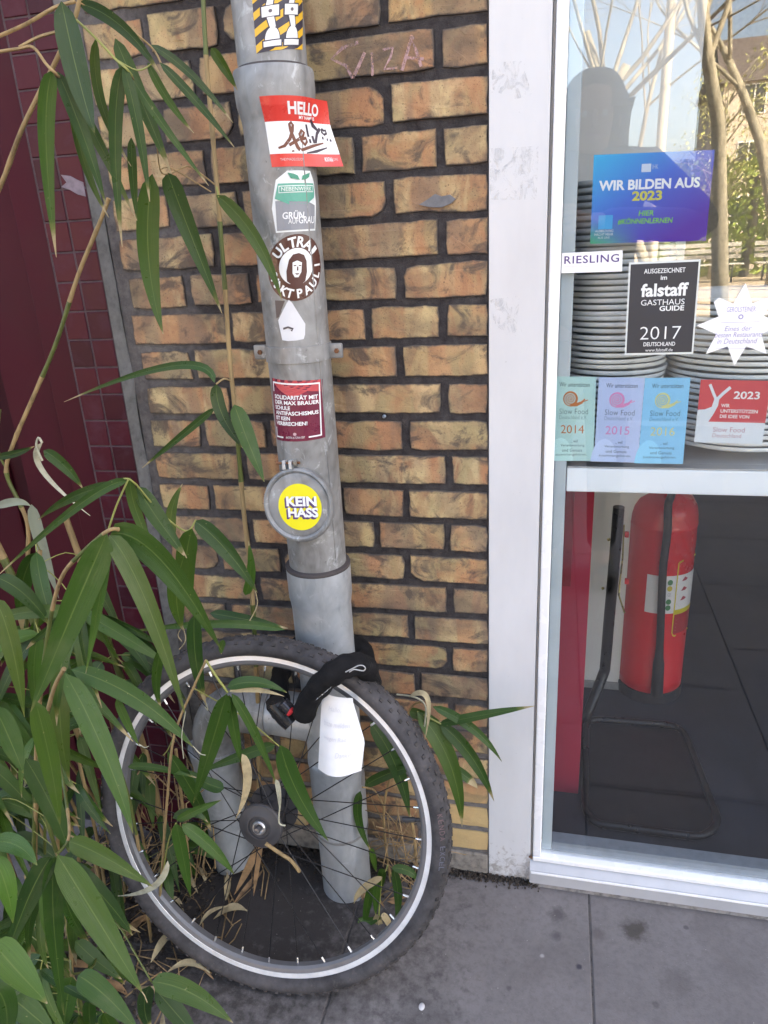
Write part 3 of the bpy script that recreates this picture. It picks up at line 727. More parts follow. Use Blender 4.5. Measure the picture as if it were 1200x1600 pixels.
# --- hazard sticker at the top (robot legs)
m_ = on_pipe((391, -40), (474, -46), (472, 78), (401, 84), R=.0520)
ST = sheet(m_, 'hazard_sticker', 'black and yellow striped sticker with white robot legs at the top of the drainpipe', 'sticker', ink((.035, .03, .05)))
for k in range(-3, 7):
    a = k*.21
    pp = []
    for j in range(13):
        u = j/12; v0 = a+u*.40; pp.append((u, v0))
    v = []; f = []
    for u, v0 in pp:
        v += [(u, max(0, min(1, v0))), (u, max(0, min(1, v0+.10)))]
    f = [(2*i, 2*i+2, 2*i+3, 2*i+1) for i in range(12)]
    put(m_, v, f, 'yellow_stripe', ink((.72, .42, .03)), ST, 1)
for cx, sx in ((.32, -1), (.70, 1)):
    for lay, gr, col in ((2, .018, (.035, .03, .05)), (3, 0, (.74, .74, .74))):
        def bx(u0, v0, u1, v1): t_rect(m_, ST, u0-gr*1.4, v0-gr, u1+gr*1.4, v1+gr, col, lay, 'leg_print', 4, 2)
        bx(cx-.17, .055, cx+.15, .125)
        t_poly(m_, ST, [(cx+(.13+gr)*math.cos(rad(a))-.01, .14-gr+(.155+gr*2)*math.sin(rad(a))) for a in range(0, 181, 15)], col, lay, 'leg_print')
        t_poly(m_, ST, [(cx-.05-gr, .29), (cx+.05+gr, .29), (cx+.02+gr, .42), (cx-.10-gr, .42)], col, lay, 'leg_print')
        bx(cx-.18, .43, cx+.10, .56)
        t_poly(m_, ST, [(cx-.11-gr, .57), (cx+.0+gr, .57), (cx+.02+gr, .68), (cx-.07-gr, .68)], col, lay, 'leg_print')
        bx(cx-.15, .69, cx+.12, .80); bx(cx-.08, .81, cx+.03, .99)
    t_disc(m_, ST, cx-.04, .495, .03, .022, (.12, .10, .12), 4, 'leg_print')

# --- HELLO sticker, its right side lifting off the pipe
q0 = hit(408, 152, PR+.001); q3 = hit(417, 262); s_l = q0[0]*PR; WH = .118; ztop, zbot = q0[1], q3[1]
def m_hello(u, v, e):
    s0 = PR*rad(52+24*v); s = s_l + .006*(1-v) + u*WH*(1-.02*v)
    z = zbot + (ztop-zbot)*v - .004*u*(1-v)*0
    th = min(s, s0)/PR; r = max(PR, min(.0612, PR+(z-(Z1-.075))*.26))+.0006+e
    p = Vector((PX+r*math.sin(th), PY-r*math.cos(th), z))
    if s > s0:
        x = s-s0; p += Vector((math.cos(th), math.sin(th), 0))*x*.97 + Vector((math.sin(th), -math.cos(th), 0))*(x*x*2.2)
    return p
RED = (.66, .045, .035)
ST = sheet(m_hello, 'name_tag_sticker', 'red and white name tag sticker peeling off the right side of the drainpipe', 'sticker', ink(RED, .3), nu=24)
t_rect(m_hello, ST, .0, .19, 1, .655, WHITE, 1, 'white_panel', 24)
t_text(m_hello, ST, 'HELLO', .30, .745, .80, .925, WHITE, 1, bold=.035)
t_text(m_hello, ST, 'MY NAME IS', .44, .685, .72, .735, WHITE, 1, bold=.03)
BR_, BK_ = (.16, .045, .02), (.035, .02, .035)
t_line(m_hello, ST, [(.12, .27), (.20, .30), (.28, .40), (.33, .52), (.345, .60), (.325, .635), (.30, .61), (.305, .52), (.335, .40), (.37, .28), (.40, .24)], [.03, .045, .05, .05, .045, .045, .045, .05, .06, .065, .06], BR_, 2, 1.3, 'scrawl')
t_line(m_hello, ST, [(.26, .31), (.36, .37), (.47, .44), (.50, .50), (.46, .53), (.42, .47), (.44, .37), (.49, .32), (.53, .37), (.52, .42), (.44, .40)], .046, BR_, 2.5, 1.3, 'scrawl')
t_line(m_hello, ST, [(.28, .22), (.45, .25), (.62, .31), (.80, .36)], [.02, .045, .045, .02], BR_, 3, 1.3, 'scrawl')
for pts, wd in (([(.555, .62), (.565, .50), (.57, .44)], .032), ([(.585, .41), (.59, .35)], .03), ([(.64, .46), (.655, .36), (.68, .37), (.73, .50), (.80, .58)], .035), ([(.645, .70), (.68, .62), (.75, .55)], [.02, .055, .03]),
                ([(.83, .58), (.86, .55), (.89, .56), (.89, .51), (.85, .49), (.82, .52), (.83, .58)], .026), ([(.50, .20), (.66, .23), (.84, .29)], [.012, .03, .012]), ([(.80, .44), (.825, .435)], .03), ([(.87, .42), (.89, .415)], .028), ([(.915, .41), (.94, .40)], .028)):
    t_line(m_hello, ST, pts, ([q*1.45 for q in wd] if isinstance(wd, list) else wd*1.45), BK_, 2, 1.3, 'scrawl')
t_text(m_hello, ST, 'THEYMADEUSDOIT', .12, .085, .44, .125, (.70, .5, .5), 1)
t_text(m_hello, ST, 'MONTANA', .76, .075, .88, .145, WHITE, 1, bold=.02); t_text(m_hello, ST, 'CANS', .885, .09, .95, .135, (.75, .5, .5), 1)

# --- green house / grey jersey sticker
m_ = on_pipe((424, 268), (492, 268), (492, 362), (428, 364))
base = [(.05, 0), (1.0, .02), (.99, .34), (1.02, .34), (1.02, .50), (.97, .52), (.93, .82), (.72, .85), (.80, 1.0), (.55, .94), (.30, 1.0), (.38, .84), (.08, .86), (.02, .60), (-.02, .40), (.03, .38)]
mw = ink((.75, .78, .78))
ST = sheet(m_, 'garden_house_sticker', 'green and grey cut out sticker with a sprouting leaf over it on the drainpipe', 'sticker', mw, pts=fine(base))
t_poly(m_, ST, [(.08, .03), (.97, .05), (.96, .44), (.74, .50), (.74, .44), (.34, .43), (.34, .50), (.06, .52)], (.25, .26, .285), 2, 'grey_field')
t_poly(m_, ST, [(.05, .56), (.33, .53), (.33, .46), (.72, .46), (.72, .54), (.93, .57), (.94, .62), (.90, .80), (.12, .80)], (.10, .36, .27), 2, 'green_field')
t_poly(m_, ST, [(.13, .645), (.88, .655), (.88, .77), (.13, .765)], (.70, .76, .74), 3, 'panel'); t_poly(m_, ST, [(.145, .66), (.865, .67), (.865, .755), (.145, .75)], (.10, .36, .27), 4, 'panel')
t_text(m_, ST, 'NEBENWERK', .18, .675, .83, .74, (.62, .72, .68), 5, bold=.02)
t_poly(m_, ST, [(.54, .85), (.36, .88), (.30, .97), (.42, .95), (.50, .92)], (.05, .28, .18), 3, 'leaf_print'); t_poly(m_, ST, [(.58, .85), (.60, .92), (.78, .97), (.76, .90), (.68, .86)], (.05, .28, .18), 3, 'leaf_print')
t_text(m_, ST, 'GRÜN', .20, .22, .66, .36, WHITE, 3, bold=.02, shear=.05); t_text(m_, ST, 'AUF', .32, .14, .53, .225, WHITE, 3); t_text(m_, ST, 'GRAU', .54, .14, .94, .26, WHITE, 3, bold=.01)

# --- round brown sticker
m_ = on_pipe((419, 366), (500, 366), (500, 469), (419, 469))
def disc_pts(n=48, rings=6):
    p = [(.5+.5*j/rings*math.cos(2*PI*i/n), .5+.5*j/rings*math.sin(2*PI*i/n)) for j in range(1, rings+1) for i in range(n)] + [(.5, .5)]
    f = [((j)*n+i, j*n+(i+1) % n, (j+1)*n+(i+1) % n, (j+1)*n+i) for j in range(rings-1) for i in range(n)] + [(len(p)-1, i, (i+1) % n) for i in range(n)]
    return p, [tuple(reversed(q)) if False else q for q in f]
BRN = (.085, .028, .020)
ST = sheet(m_, 'round_club_sticker', 'round brown and white sticker with ring lettering round a head on the drainpipe', 'sticker', ink(BRN, .3), pts=disc_pts())
t_disc(m_, ST, .5, .52, .285, .275, WHITE, 1, 'white_disc')
def arc_text(mp, par, s, a0, a1, r, h, col, layer=2, flip=False):
    for i, ch in enumerate(s):
        if ch == ' ': continue
        a = rad(a0+(a1-a0)*i/(len(s)-1)); v, f, ar = text_geo(ch, bold=.03)
        cw = h*min(1.0, ar); rd_ = Vector((math.cos(a), math.sin(a))); tn = Vector((rd_.y, -rd_.x))
        pts = []
        for x, y in v:
            q = Vector((.5, .5)) + rd_*(r+(y-.5)*h) + tn*(x-.5)*cw if not flip else Vector((.5, .5)) + rd_*(r-(y-.5)*h) - tn*(x-.5)*cw
            pts.append((q.x, q.y))
        put(mp, pts, f, 'lettering', ink(col), par, layer)
arc_text(m_, ST, "ULTRA'", 145, 42, .385, .155, WHITE); arc_text(m_, ST, 'SANKT', 196, 258, .390, .14, WHITE, flip=True); arc_text(m_, ST, 'PAULI', 282, 366, .390, .14, WHITE, flip=True)
# a plain long haired head
t_poly(m_, ST, [(.36, .30), (.34, .45), (.37, .62), (.43, .70), (.52, .72), (.61, .69), (.66, .60), (.68, .44), (.66, .30), (.60, .26), (.42, .26)], BRN, 2, 'head_print')
t_poly(m_, ST, [(.44, .42), (.43, .58), (.50, .61), (.58, .58), (.58, .44), (.54, .36), (.48, .36)], WHITE, 3, 'head_print')
for pts in ([(.45, .54), (.49, .545), (.49, .53), (.45, .525)], [(.53, .545), (.57, .54), (.57, .525), (.53, .53)], [(.48, .42), (.55, .42), (.53, .40), (.50, .40)], [(.505, .52), (.525, .52), (.53, .46), (.505, .46)]): t_poly(m_, ST, pts, BRN, 4, 'head_print')
t_poly(m_, ST, [(.42, .26), (.60, .26), (.66, .20), (.34, .22)], BRN, 2, 'head_print')

# --- torn remains below it
m_ = on_pipe((430, 468), (478, 468), (478, 532), (430, 532))
tp = [(.27, .02), (.45, .0), (.52, .03), (.70, .01), (.93, .04), (.97, .15), (.84, .22), (.92, .30), (.98, .41), (.88, .46), (.83, .56), (.70, .60), (.72, .72), (.60, .80), (.56, .93), (.46, 1.0), (.38, .90), (.36, .78), (.24, .68), (.26, .58), (.12, .50), (.20, .42), (.34, .34), (.28, .24), (.42, .17), (.34, .10)]
ST = sheet(m_, 'torn_sticker', 'torn white scrap of a sticker under the round brown one', 'sticker', ink((.66, .66, .68), .8), pts=fine(tp))
t_poly(m_, ST, [(.0, .98), (.34, .98), (.14, .58), (.06, .55)], (.09, .065, .06), 1, 'torn_corner'); t_line(m_, ST, [(.30, .30), (.45, .34), (.60, .30), (.55, .25)], .05, (.07, .06, .07), 2, .8, 'ink_mark')

# --- square dark red sticker
m_ = on_pipe((425, 590), (504, 592), (508, 683), (433, 686))
ST = sheet(m_, 'solidarity_sticker', 'square dark red sticker with white slogan and border above the inspection cover', 'sticker', ink((.16, .018, .045), .3))
t_poly(m_, ST, [(.05, 1.0), (.95, 1.0), (.95, .80), (.70, .83), (.62, .76), (.42, .72), (.2, .84), (.05, .95)], (.50, .06, .07), 1, 'sky_print')
t_poly(m_, ST, [(.40, .68), (.55, .76), (.68, .82), (.74, .76), (.92, .73), (.92, .60), (.4, .60)], (.22, .02, .05), 2, 'roof_print')
for r in ((.05, .93, .93, .955), (.905, .05, .93, .93), (.05, .80, .075, .93), (.05, .05, .075, .22), (.05, .05, .24, .075), (.70, .05, .905, .075)): t_rect(m_, ST, *r, WHITE, 3, 'border', 8, 2)
for i, (s, wd) in enumerate((('SOLIDARITÄT MIT', .82), ('DER MAX BRAUER', .84), ('SCHULE', .33), ('ANTIFASCHISMUS', .82), ('IST KEIN', .32), ('VERBRECHEN!', .62))):
    v1 = .755-i*.085; t_text(m_, ST, s, .085, v1-.065, .085+wd*.97, v1+(.018 if 'Ä' in s else 0), WHITE, 4, bold=.03)
t_text(m_, ST, 'ANTIFA ALTONA OST', .30, .05, .64, .085, WHITE, 4); t_disc(m_, ST, .47, .125, .03, .025, (.6, .4, .42), 4)

# --- KEIN HASS on the inspection cover
yc = at(469, 790, -.15); k_c = hc + (at(470, 791, hc.y)-hc); kr = span(37, hc)
def m_kh(u, v, e):
    return hc + HR*span(3.5, hc) - HU*span(3, hc) + HR*(u-.5)*2*kr*.985 + HU*(v-.5)*2*kr + hn*(.0026+e)
ST = sheet(m_kh, 'round_yellow_sticker', 'round yellow sticker with two white words on the inspection cover', 'sticker', ink((.80, .70, .01), .35), pts=disc_pts())
for dx, dy, col, lay in ((-.045, -.045, (.09, .04, .15), 1), (-.03, -.03, (.09, .04, .15), 2), (-.015, -.015, (.09, .04, .15), 3), (0, 0, WHITE, 4)):
    t_text(m_kh, ST, 'KEIN', .20+dx, .52+dy, .90+dx, .73+dy, col, lay, bold=.04, shear=0); t_text(m_kh, ST, 'HASS', .22+dx, .28+dy, .92+dx, .49+dy, col, lay, bold=.04)

# ------------------------------------------------------------------ chain lock round pipe and tyre
def catmull(P, k=6):
    P = [Vector(p) for p in P]; out = []
    for i in range(len(P)-1):
        a, b, c, d = P[max(i-1, 0)], P[i], P[i+1], P[min(i+2, len(P)-1)]
        for j in range(k):
            t = j/k; out.append(.5*((2*b)+(c-a)*t+(2*a-5*b+4*c-d)*t*t+(3*b-a-3*c+d)*t*t*t))
    return out+[P[-1]]
def cloth_mat():
    m = MB('black fabric sleeve'); p = m.pos(); n = m.noise(40, 5, .6, p)
    wv = m.n('TexWave', {'Vector': p, 'Scale': 260.0, 'Distortion': 2.0}).outputs['Fac']
    return m.principled(m.ramp(n, [(.3, (.006, .006, .007)), (.7, (.016, .0155, .018))]), .8, 0, m.bump(m.math('ADD', wv, m.math('MULTIPLY', n, 3)), .002, .7), .25)
M_SLV = cloth_mat()
LK = thing('chain_lock', 'black fabric covered chain lock looped round wheel and drainpipe', 'bike lock', (-.47, -.2, .55))
path = [at(474, 1118, -.225), at(484, 1092, -.236), at(505, 1066, -.246), at(530, 1046, -.246), at(553, 1038, -.226), at(571, 1043, -.190), at(578, 1068, -.145), Vector((PX+.080, PY-.02, .585)), Vector((PX+.066, PY+.045, .59)), Vector((PX, PY+.062, .60)), Vector((PX-.068, PY+.035, .60)), Vector((PX-.078, PY-.03, .59)), at(437, 1062, -.140), at(437, 1090, -.165), at(441, 1118, -.20)]
cp = catmull(path, 6); rr_ = []
for i, p in enumerate(cp):
    rr_.append((.0208 if i < 44 else .019) + .0022*noise.noise(p*38) + .0012*math.sin(i*1.3))
rr_[0] = .016; rr_[-1] = .015
sg = G().tube(cp, rr_, 16)
sleeve = sg.make('sleeve', M_SLV, LK, True)
lb = G(); a, b = at(431, 1118, -.205), at(468, 1122, -.225)
lb.tube([at(428, 1094, -.205), at(430, 1100, -.205), at(446, 1120, -.212), at(456, 1131, -.216)], [.016, .0185, .0185, .0165], 18)
lb.make('lock_body', plain('lock plastic', (.018, .018, .021), .3, .1), LK, 50)
G().tube([at(441, 1098, -.224), at(455, 1112, -.226)], [.012, .012], 14).make('lock_cylinder', plain('satin black lock metal', (.05, .05, .06), .25, .6), LK, 40)
G().tube([at(450, 1116, -.234), at(458, 1109, -.234)], [.0042, .0050], 10).make('red_mark', plain('red plastic', (.60, .03, .04), .4), LK, 40)
# printed marks on the sleeve: a white ring outline and small letters
def sleeve_map(cx, cy, du, dv, ang, yb, half):
    base = at(cx, cy, yb); ca, sa = math.cos(ang), math.sin(ang)
    s1 = span(1, base)
    def mp(u, v, e):
        x = ((u-.5)*du*ca - (v-.5)*dv*sa)*s1; z = (-(u-.5)*du*sa - (v-.5)*dv*ca*-1)*s1
        h = ((v-.5)*dv*s1)/half
        return base + RGT*x + UPV*z - FWD*(.0008+e-.010*h*h)
    return mp
mp_ = sleeve_map(511, 1079, 46, 9, rad(-40), -.2685, .02)
o = t_text(mp_, LK, 'VXAVO', 0, 0, 1, 1, (.62, .62, .62), 1)
ring = [at(x, y, -.2655) for x, y in ((540, 1050), (552, 1044), (560, 1040), (567, 1040), (571, 1044), (568, 1048), (560, 1047), (553, 1046), (546, 1050))]
G().tube(catmull(ring, 3), .0011, 6).make('print_outline', plain('grey white print', (.42, .42, .42), .7), LK)

# ------------------------------------------------------------------ paper note hanging on the wheel
def note_mat():
    m = MB('laminated note paper'); p = m.pos(); n = m.noise(30, 4, .6, p)
    return m.principled(m.ramp(n, [(.3, (.70, .70, .71)), (.7, (.76, .76, .77))]), .45, 0, None, .4)
NTc = [(503, 1082, -.226), (551, 1091, -.222), (561, 1204, -.262), (497, 1201, -.266)]
nv_, nf_ = [], []
NU, NV = 10, 16
q = [at(*c) for c in NTc]
for j in range(NV+1):
    v = j/NV
    for i in range(NU+1):
        u = i/NU
        p = q[0]*(1-u)*(1-v)+q[1]*u*(1-v)+q[2]*u*v+q[3]*(1-u)*v
        bul = span(13, p)*max(0, 1-abs(v-.60)/.55)*u**2.2              # right edge bulges out
        p = p + RGT*bul + Vector((0, -1, 0))*(.016*math.sin(PI*u)*(.3+.9*v)) + Vector((0, 0, -.004*math.sin(PI*u)*v*0))
        nv_.append(p)
for j in range(NV):
    for i in range(NU): a = j*(NU+1)+i; nf_.append((a, a+NU+1, a+NU+2, a+1))
g = G(); bk = [p+Vector((0, .0006, 0)) for p in nv_]; nn = len(nv_)
g.add(nv_+bk, nf_+[tuple(k+nn for k in reversed(f)) for f in nf_])
c0 = q[0].copy(); g.v = [p-c0 for p in g.v]
NT = g.make('paper_note', note_mat(), None, True); NT.location = c0
tag(NT, 'blank looking white paper note with faint handwriting tied inside the wheel', 'note')
m_ = lambda u, v, e: (q[0]*(1-u)*v+q[1]*u*v+q[2]*u*(1-v)+q[3]*(1-u)*(1-v)) + RGT*span(13, q[1])*max(0, 1-abs((1-v)-.60)/.55)*u**2.2 + Vector((0, -1, 0))*(.016*math.sin(PI*u)*(.3+.9*(1-v))+.0004+e)
for i, (s, u0, u1) in enumerate((('Hallo,', .25, .62), ('bitte melden', .12, .80), ('wegen Rad', .15, .70), ('Danke', .45, .78))):
    t_text(m_, NT, s, u0, .80-i*.19, u1, .87-i*.19, (.62, .62, .66), 1, shear=.25)

# ------------------------------------------------------------------ stickers on the inside of the pane
GY = .0183
def gs(c, name, label, mat, group=None, pts=None, gy=None):
    m_ = flat(*c, gy or GY); return m_, sheet(m_, name, label, 'sticker', mat, group, 4, 4, pts)
def poster_mat(tl, br):
    m = MB('blue purple poster print'); s = m.n('SeparateXYZ', {0: m.pos()})
    u = m.n('MapRange', {'Value': s.outputs[0], 'From Min': tl.x, 'From Max': br.x}).outputs[0]
    v = m.n('MapRange', {'Value': s.outputs[2], 'From Min': br.z, 'From Max': tl.z}).outputs[0]
    d = m.math('ADD', m.math('MULTIPLY', u, .55), m.math('MULTIPLY', m.math('SUBTRACT', 1.0, v), .62))
    c = m.ramp(d, [(.05, (.02, .42, .75)), (.5, (.055, .14, .58)), (.95, (.10, .03, .36))])
    gm = m.math('MULTIPLY', m.n('MapRange', {'Value': u, 'From Min': .42, 'From Max': -.05}).outputs[0], m.n('MapRange', {'Value': v, 'From Min': .32, 'From Max': -.02}).outputs[0])
    c = m.mix(gm, c, (.07, .52, .03)); return m.principled(c, .4)
c = ((928, 242), (1117, 234), (1103, 376), (922, 381))
m_, ST = gs(c, 'training_poster', 'blue to purple landscape poster with white headline and 2023 on the shop window', poster_mat(at(928, 238, GY), at(1110, 379, GY)))
t_text(m_, ST, 'WIR BILDEN AUS', .055, .60, .905, .715, (.80, .82, .84), 1, bold=.035); t_text(m_, ST, '2023', .345, .475, .60, .585, (.62, .58, .10), 1, bold=.035)
t_text(m_, ST, 'HIER', .41, .305, .54, .365, (.18, .55, .08), 1, bold=.02, shear=.12); t_text(m_, ST, '#KÖNNENLERNEN', .235, .21, .705, .29, (.18, .55, .08), 1, bold=.02, shear=.12)
t_rect(m_, ST, .065, .165, .19, .325, (.04, .36, .70), 1, 'blue_square'); t_text(m_, ST, 'AUSBILDUNG', .04, .13, .20, .16, (.7, .75, .78), 2); t_text(m_, ST, 'MACHT MEHR', .035, .09, .20, .12, (.7, .75, .78), 2); t_text(m_, ST, 'AUS UNS', .065, .055, .17, .08, (.7, .75, .78), 2)
t_rect(m_, ST, .41, .79, .49, .88, (.55, .62, .74), 1, 'crest_block'); t_text(m_, ST, 'IHK', .50, .82, .55, .87, (.4, .5, .7), 1)
PUR = (.085, .045, .20)
c = ((878, 395.5), (973, 391), (972, 424), (877, 427))
m_, ST = gs(c, 'wine_sticker', 'white strip sticker with one purple word beside the window frame', ink((.86, .86, .87)), gy=.0101)
t_text(m_, ST, 'RIESLING', .045, .46, .945, .84, PUR, 1, bold=.01, spacing=1.12); t_text(m_, ST, 'weingut am see', .05, .26, .46, .36, (.6, .55, .7), 1)
c = ((983, 410), (1095, 405), (1083, 553), (976, 555))
m_, ST = gs(c, 'guide_plaque_sticker', 'black upright sticker with silver border and 2017 in front of the plates', ink((.66, .70, .68)), gy=.0101)
t_rect(m_, ST, .025, .022, .975, .978, (.035, .036, .045), 1, 'black_field')
WH_ = (.78, .80, .80)
for s, b, kw in (('AUSGEZEICHNET', (.22, .875, .80, .925), {'bold': .01}), ('im', (.46, .805, .55, .85), {'bold': .02}), ('falstaff', (.19, .63, .86, .77), {'bold': .03}), ('GASTHAUS', (.20, .54, .82, .60), {}), ('GUIDE', (.47, .475, .82, .53), {'bold': .025}), ('2017', (.21, .17, .80, .31), {'bold': -.012}), ('DEUTSCHLAND', (.27, .095, .73, .14), {'bold': .015}), ('www.falstaff.de', (.30, .035, .70, .07), {})):
    t_text(m_, ST, s, *b, WH_, 2, **kw)
SY = .0101; cs, ct = at(1156, 508, SY), at(1165, 442, SY); r1 = (ct-cs).length; aa = math.atan2(ct.z-cs.z, ct.x-cs.x)
sp_ = []
for i in range(16):
    r = r1*(1.0, .56)[i % 2]; 
    if i == 2: 
        for da in (-5, 5): sp_.append((cs.x+r1*.87*math.cos(aa+PI/4+rad(da)), cs.z+r1*.87*math.sin(aa+PI/4+rad(da))))
        continue
    sp_.append((cs.x+r*math.cos(aa+i*PI/8), cs.z+r*math.sin(aa+i*PI/8)))
def m_star(u, v, e): return Vector((cs.x+(u-.5)*2*r1, SY-e, cs.z+(v-.5)*2*r1))
sp_ = [((x-cs.x)/r1/2+.5, (z-cs.z)/r1/2+.5) for x, z in sp_] + [(.5, .5)]
fs = [(len(sp_)-1, i, (i+1) % (len(sp_)-1)) for i in range(len(sp_)-1)]
ST = sheet(m_star, 'star_sticker', 'white eight pointed star sticker on the window before the right plates', 'sticker', ink((.87, .87, .88)), pts=(sp_, fs))
LIL = (.36, .33, .55)
t_text(m_star, ST, 'GEROLSTEINER', .33, .66, .66, .72, LIL, 1); t_disc(m_star, ST, .50, .60, .03, .03, LIL, 1, 'emblem', .55); t_line(m_star, ST, [(.28, .535), (.72, .535)], .004, LIL, 1)
for s, b in (('Eines der', (.33, .43, .64, .49)), ('besten Restaurants', (.225, .355, .775, .415)), ('in Deutschland', (.26, .275, .72, .34))): t_text(m_star, ST, s, *b, LIL, 1, shear=.2)
t_line(m_star, ST, [(.25, .22), (.70, .215)], .003, LIL, 1)
def snail(mp, par, cu, cv, sc_, col, bgc, asp):
    t_disc(mp, par, cu, cv, .17*sc_, .17*sc_*asp, col, 1, 'snail_print')
    sp = [(cu+(.015+.125*t/40)*sc_*math.cos(.4+t*.42), cv+(.015+.125*t/40)*sc_*asp*math.sin(.4+t*.42)) for t in range(41)]
    t_line(mp, par, sp, .012*sc_, bgc, 3, .52, 'snail_print')
    t_line(mp, par, [(cu-.02*sc_, cv-.14*sc_*asp), (cu+.14*sc_, cv-.13*sc_*asp), (cu+.26*sc_, cv-.08*sc_*asp), (cu+.33*sc_, cv+.0*sc_)], [.035*sc_, .04*sc_, .03*sc_, .012*sc_], col, 2, .52, 'snail_print')
    t_line(mp, par, [(cu+.27*sc_, cv-.07*sc_*asp), (cu+.40*sc_, cv-.02*sc_*asp)], .010*sc_, col, 2.5, .52, 'snail_print')
for i, (c, col, yc_, sc_, lab, tx) in enumerate((
        (((863, 588), (931.5, 589), (927, 720), (861, 720)), (.44, .67, .66), (.55, .18, .06), 1, 'mint green upright snail sticker dated 2014, leftmost of the three', '2014'),
        (((936, 589.5), (1007.6, 590.6), (996, 723), (928, 721)), (.46, .56, .80), (.72, .28, .52), 1, 'lilac blue upright snail sticker dated 2015, middle of the three', '2015'),
        (((1008, 590.6), (1079, 590), (1067, 725), (996.5, 724)), (.22, .56, .82), (.62, .64, .30), 1, 'sky blue upright snail sticker dated 2016, right of the three', '2016'))):
    m_, ST = gs(c, 'snail_sticker', lab, ink(col), 'slow food year stickers')
    t_disc(m_, ST, .22, .0, .30, .28, tuple(min(.9, v*1.15+.02) for v in col), .5, 'pale_shell', 0, 0, 180)
    DKB = tuple(v*.22+.03 for v in col)
    t_text(m_, ST, 'Wir unterstützen', .17, .885, .86, .935, DKB, 1); snail(m_, ST, .43, .745, 1.0, yc_, tuple(v*.9 for v in col), .52)
    t_text(m_, ST, 'Slow Food', .18, .565, .84, .63, DKB, 1, bold=-.01, spacing=1.05); t_text(m_, ST, 'Deutschland e.V.', .18, .505, .82, .55, tuple(v*.6 for v in col), 1)
    t_text(m_, ST, tx, .22, .335, .76, .435, yc_, 1, bold=.0)
    for k, (s, a, b) in enumerate((('... weil', .46, .62), ('Verantwortung', .22, .78), ('und Genuss', .26, .73), ('zusammengehören.', .10, .84))): t_text(m_, ST, s, a, .225-k*.056, b, .262-k*.056, DKB, 1)
c = ((1095, 593), (1205, 595), (1191, 694), (1084.5, 691))
m_, ST = gs(c, 'supporter_sticker', 'red and white landscape sticker dated 2023 with a white forked figure', ink((.66, .72, .77)))
t_rect(m_, ST, 0, .34, 1, 1, (.60, .06, .075), 1, 'red_field')
FG = (.66, .72, .77)
t_line(m_, ST, [(.14, .93), (.20, .80), (.25, .70)], .045, FG, 2, 1.1, 'forked_figure'); t_line(m_, ST, [(.44, .89), (.34, .79), (.26, .69)], .05, FG, 2.4, 1.1, 'forked_figure')
t_poly(m_, ST, [(.02, .53), (.10, .535), (.20, .58), (.225, .70), (.30, .74), (.29, .60), (.24, .47), (.17, .33), (.0, .33), (.0, .52)], FG, 3, 'forked_figure')
t_text(m_, ST, '2023', .50, .71, .87, .83, (.82, .82, .82), 2, bold=.02)
for k, (s, b) in enumerate((('WIR', .46), ('UNTERSTÜTZEN', .87), ('DIE IDEE VON', .76))): t_text(m_, ST, s, .335, .575-k*.085, b, .63-k*.085+(.012 if 'Ü' in s else 0), (.82, .82, .82), 2, bold=.02)
t_text(m_, ST, 'Slow Food', .26, .18, .72, .26, (.50, .22, .26), 1, bold=-.01); t_text(m_, ST, 'Deutschland', .26, .09, .68, .155, (.55, .36, .40), 1)

# ------------------------------------------------------------------ inside: shelf, plates
SH = thing('plate_shelf', 'shelf with white front rail behind the window carrying the plate stacks', 'shelf', (.9, .2, .92))
G().bbox(.0245, 1.95, .0195, .05, .9255, .9705, .003).make('front_rail', M_RAIL, SH)
G().bbox(.0245, 1.95, .0505, .60, .950, .9735, .002).make('shelf_board', M_STEEL, SH)
G().bbox(.0245, 1.95, .0200, .0500, .9710, .9735, .0008).make('shelf_edge', M_STEEL, SH)
for x in (1.9,): G().bbox(x, x+.04, .55, .59, .03, .9495, .002).make('support_leg', M_STEEL, SH)
def china():
    m = MB('white china'); p = m.pos(); return m.principled((.78, .80, .80), .12, 0, None, .5)
M_CHINA = china()
def ordinal(n):
    o_ = ['zeroth', 'first', 'second', 'third', 'fourth', 'fifth', 'sixth', 'seventh', 'eighth', 'ninth', 'tenth', 'eleventh', 'twelfth', 'thirteenth', 'fourteenth', 'fifteenth', 'sixteenth', 'seventeenth', 'eighteenth', 'nineteenth']
    if n < 20: return o_[n]
    t_ = ('twenty', 'thirty', 'forty', 'fifty')[n//10-2]
    return t_+'-'+o_[n % 10] if n % 10 else t_[:-1]+'ieth'
def plate(R, h):
    r = R
    pr = [(.0001, .0018), (r*.50, .0018), (r*.56, .0), (r*.60, .0), (r*.62, .003), (r*.80, h-.0105), (r*.975, h-.0075), (r*.994, h-.0066), (r, h-.0045), (r, h-.0015), (r*.994, h), (r*.97, h), (r*.80, h-.0055), (r*.63, .0065), (r*.55, .0055), (.0001, .0055)]
    return G().lathe(pr, 48)
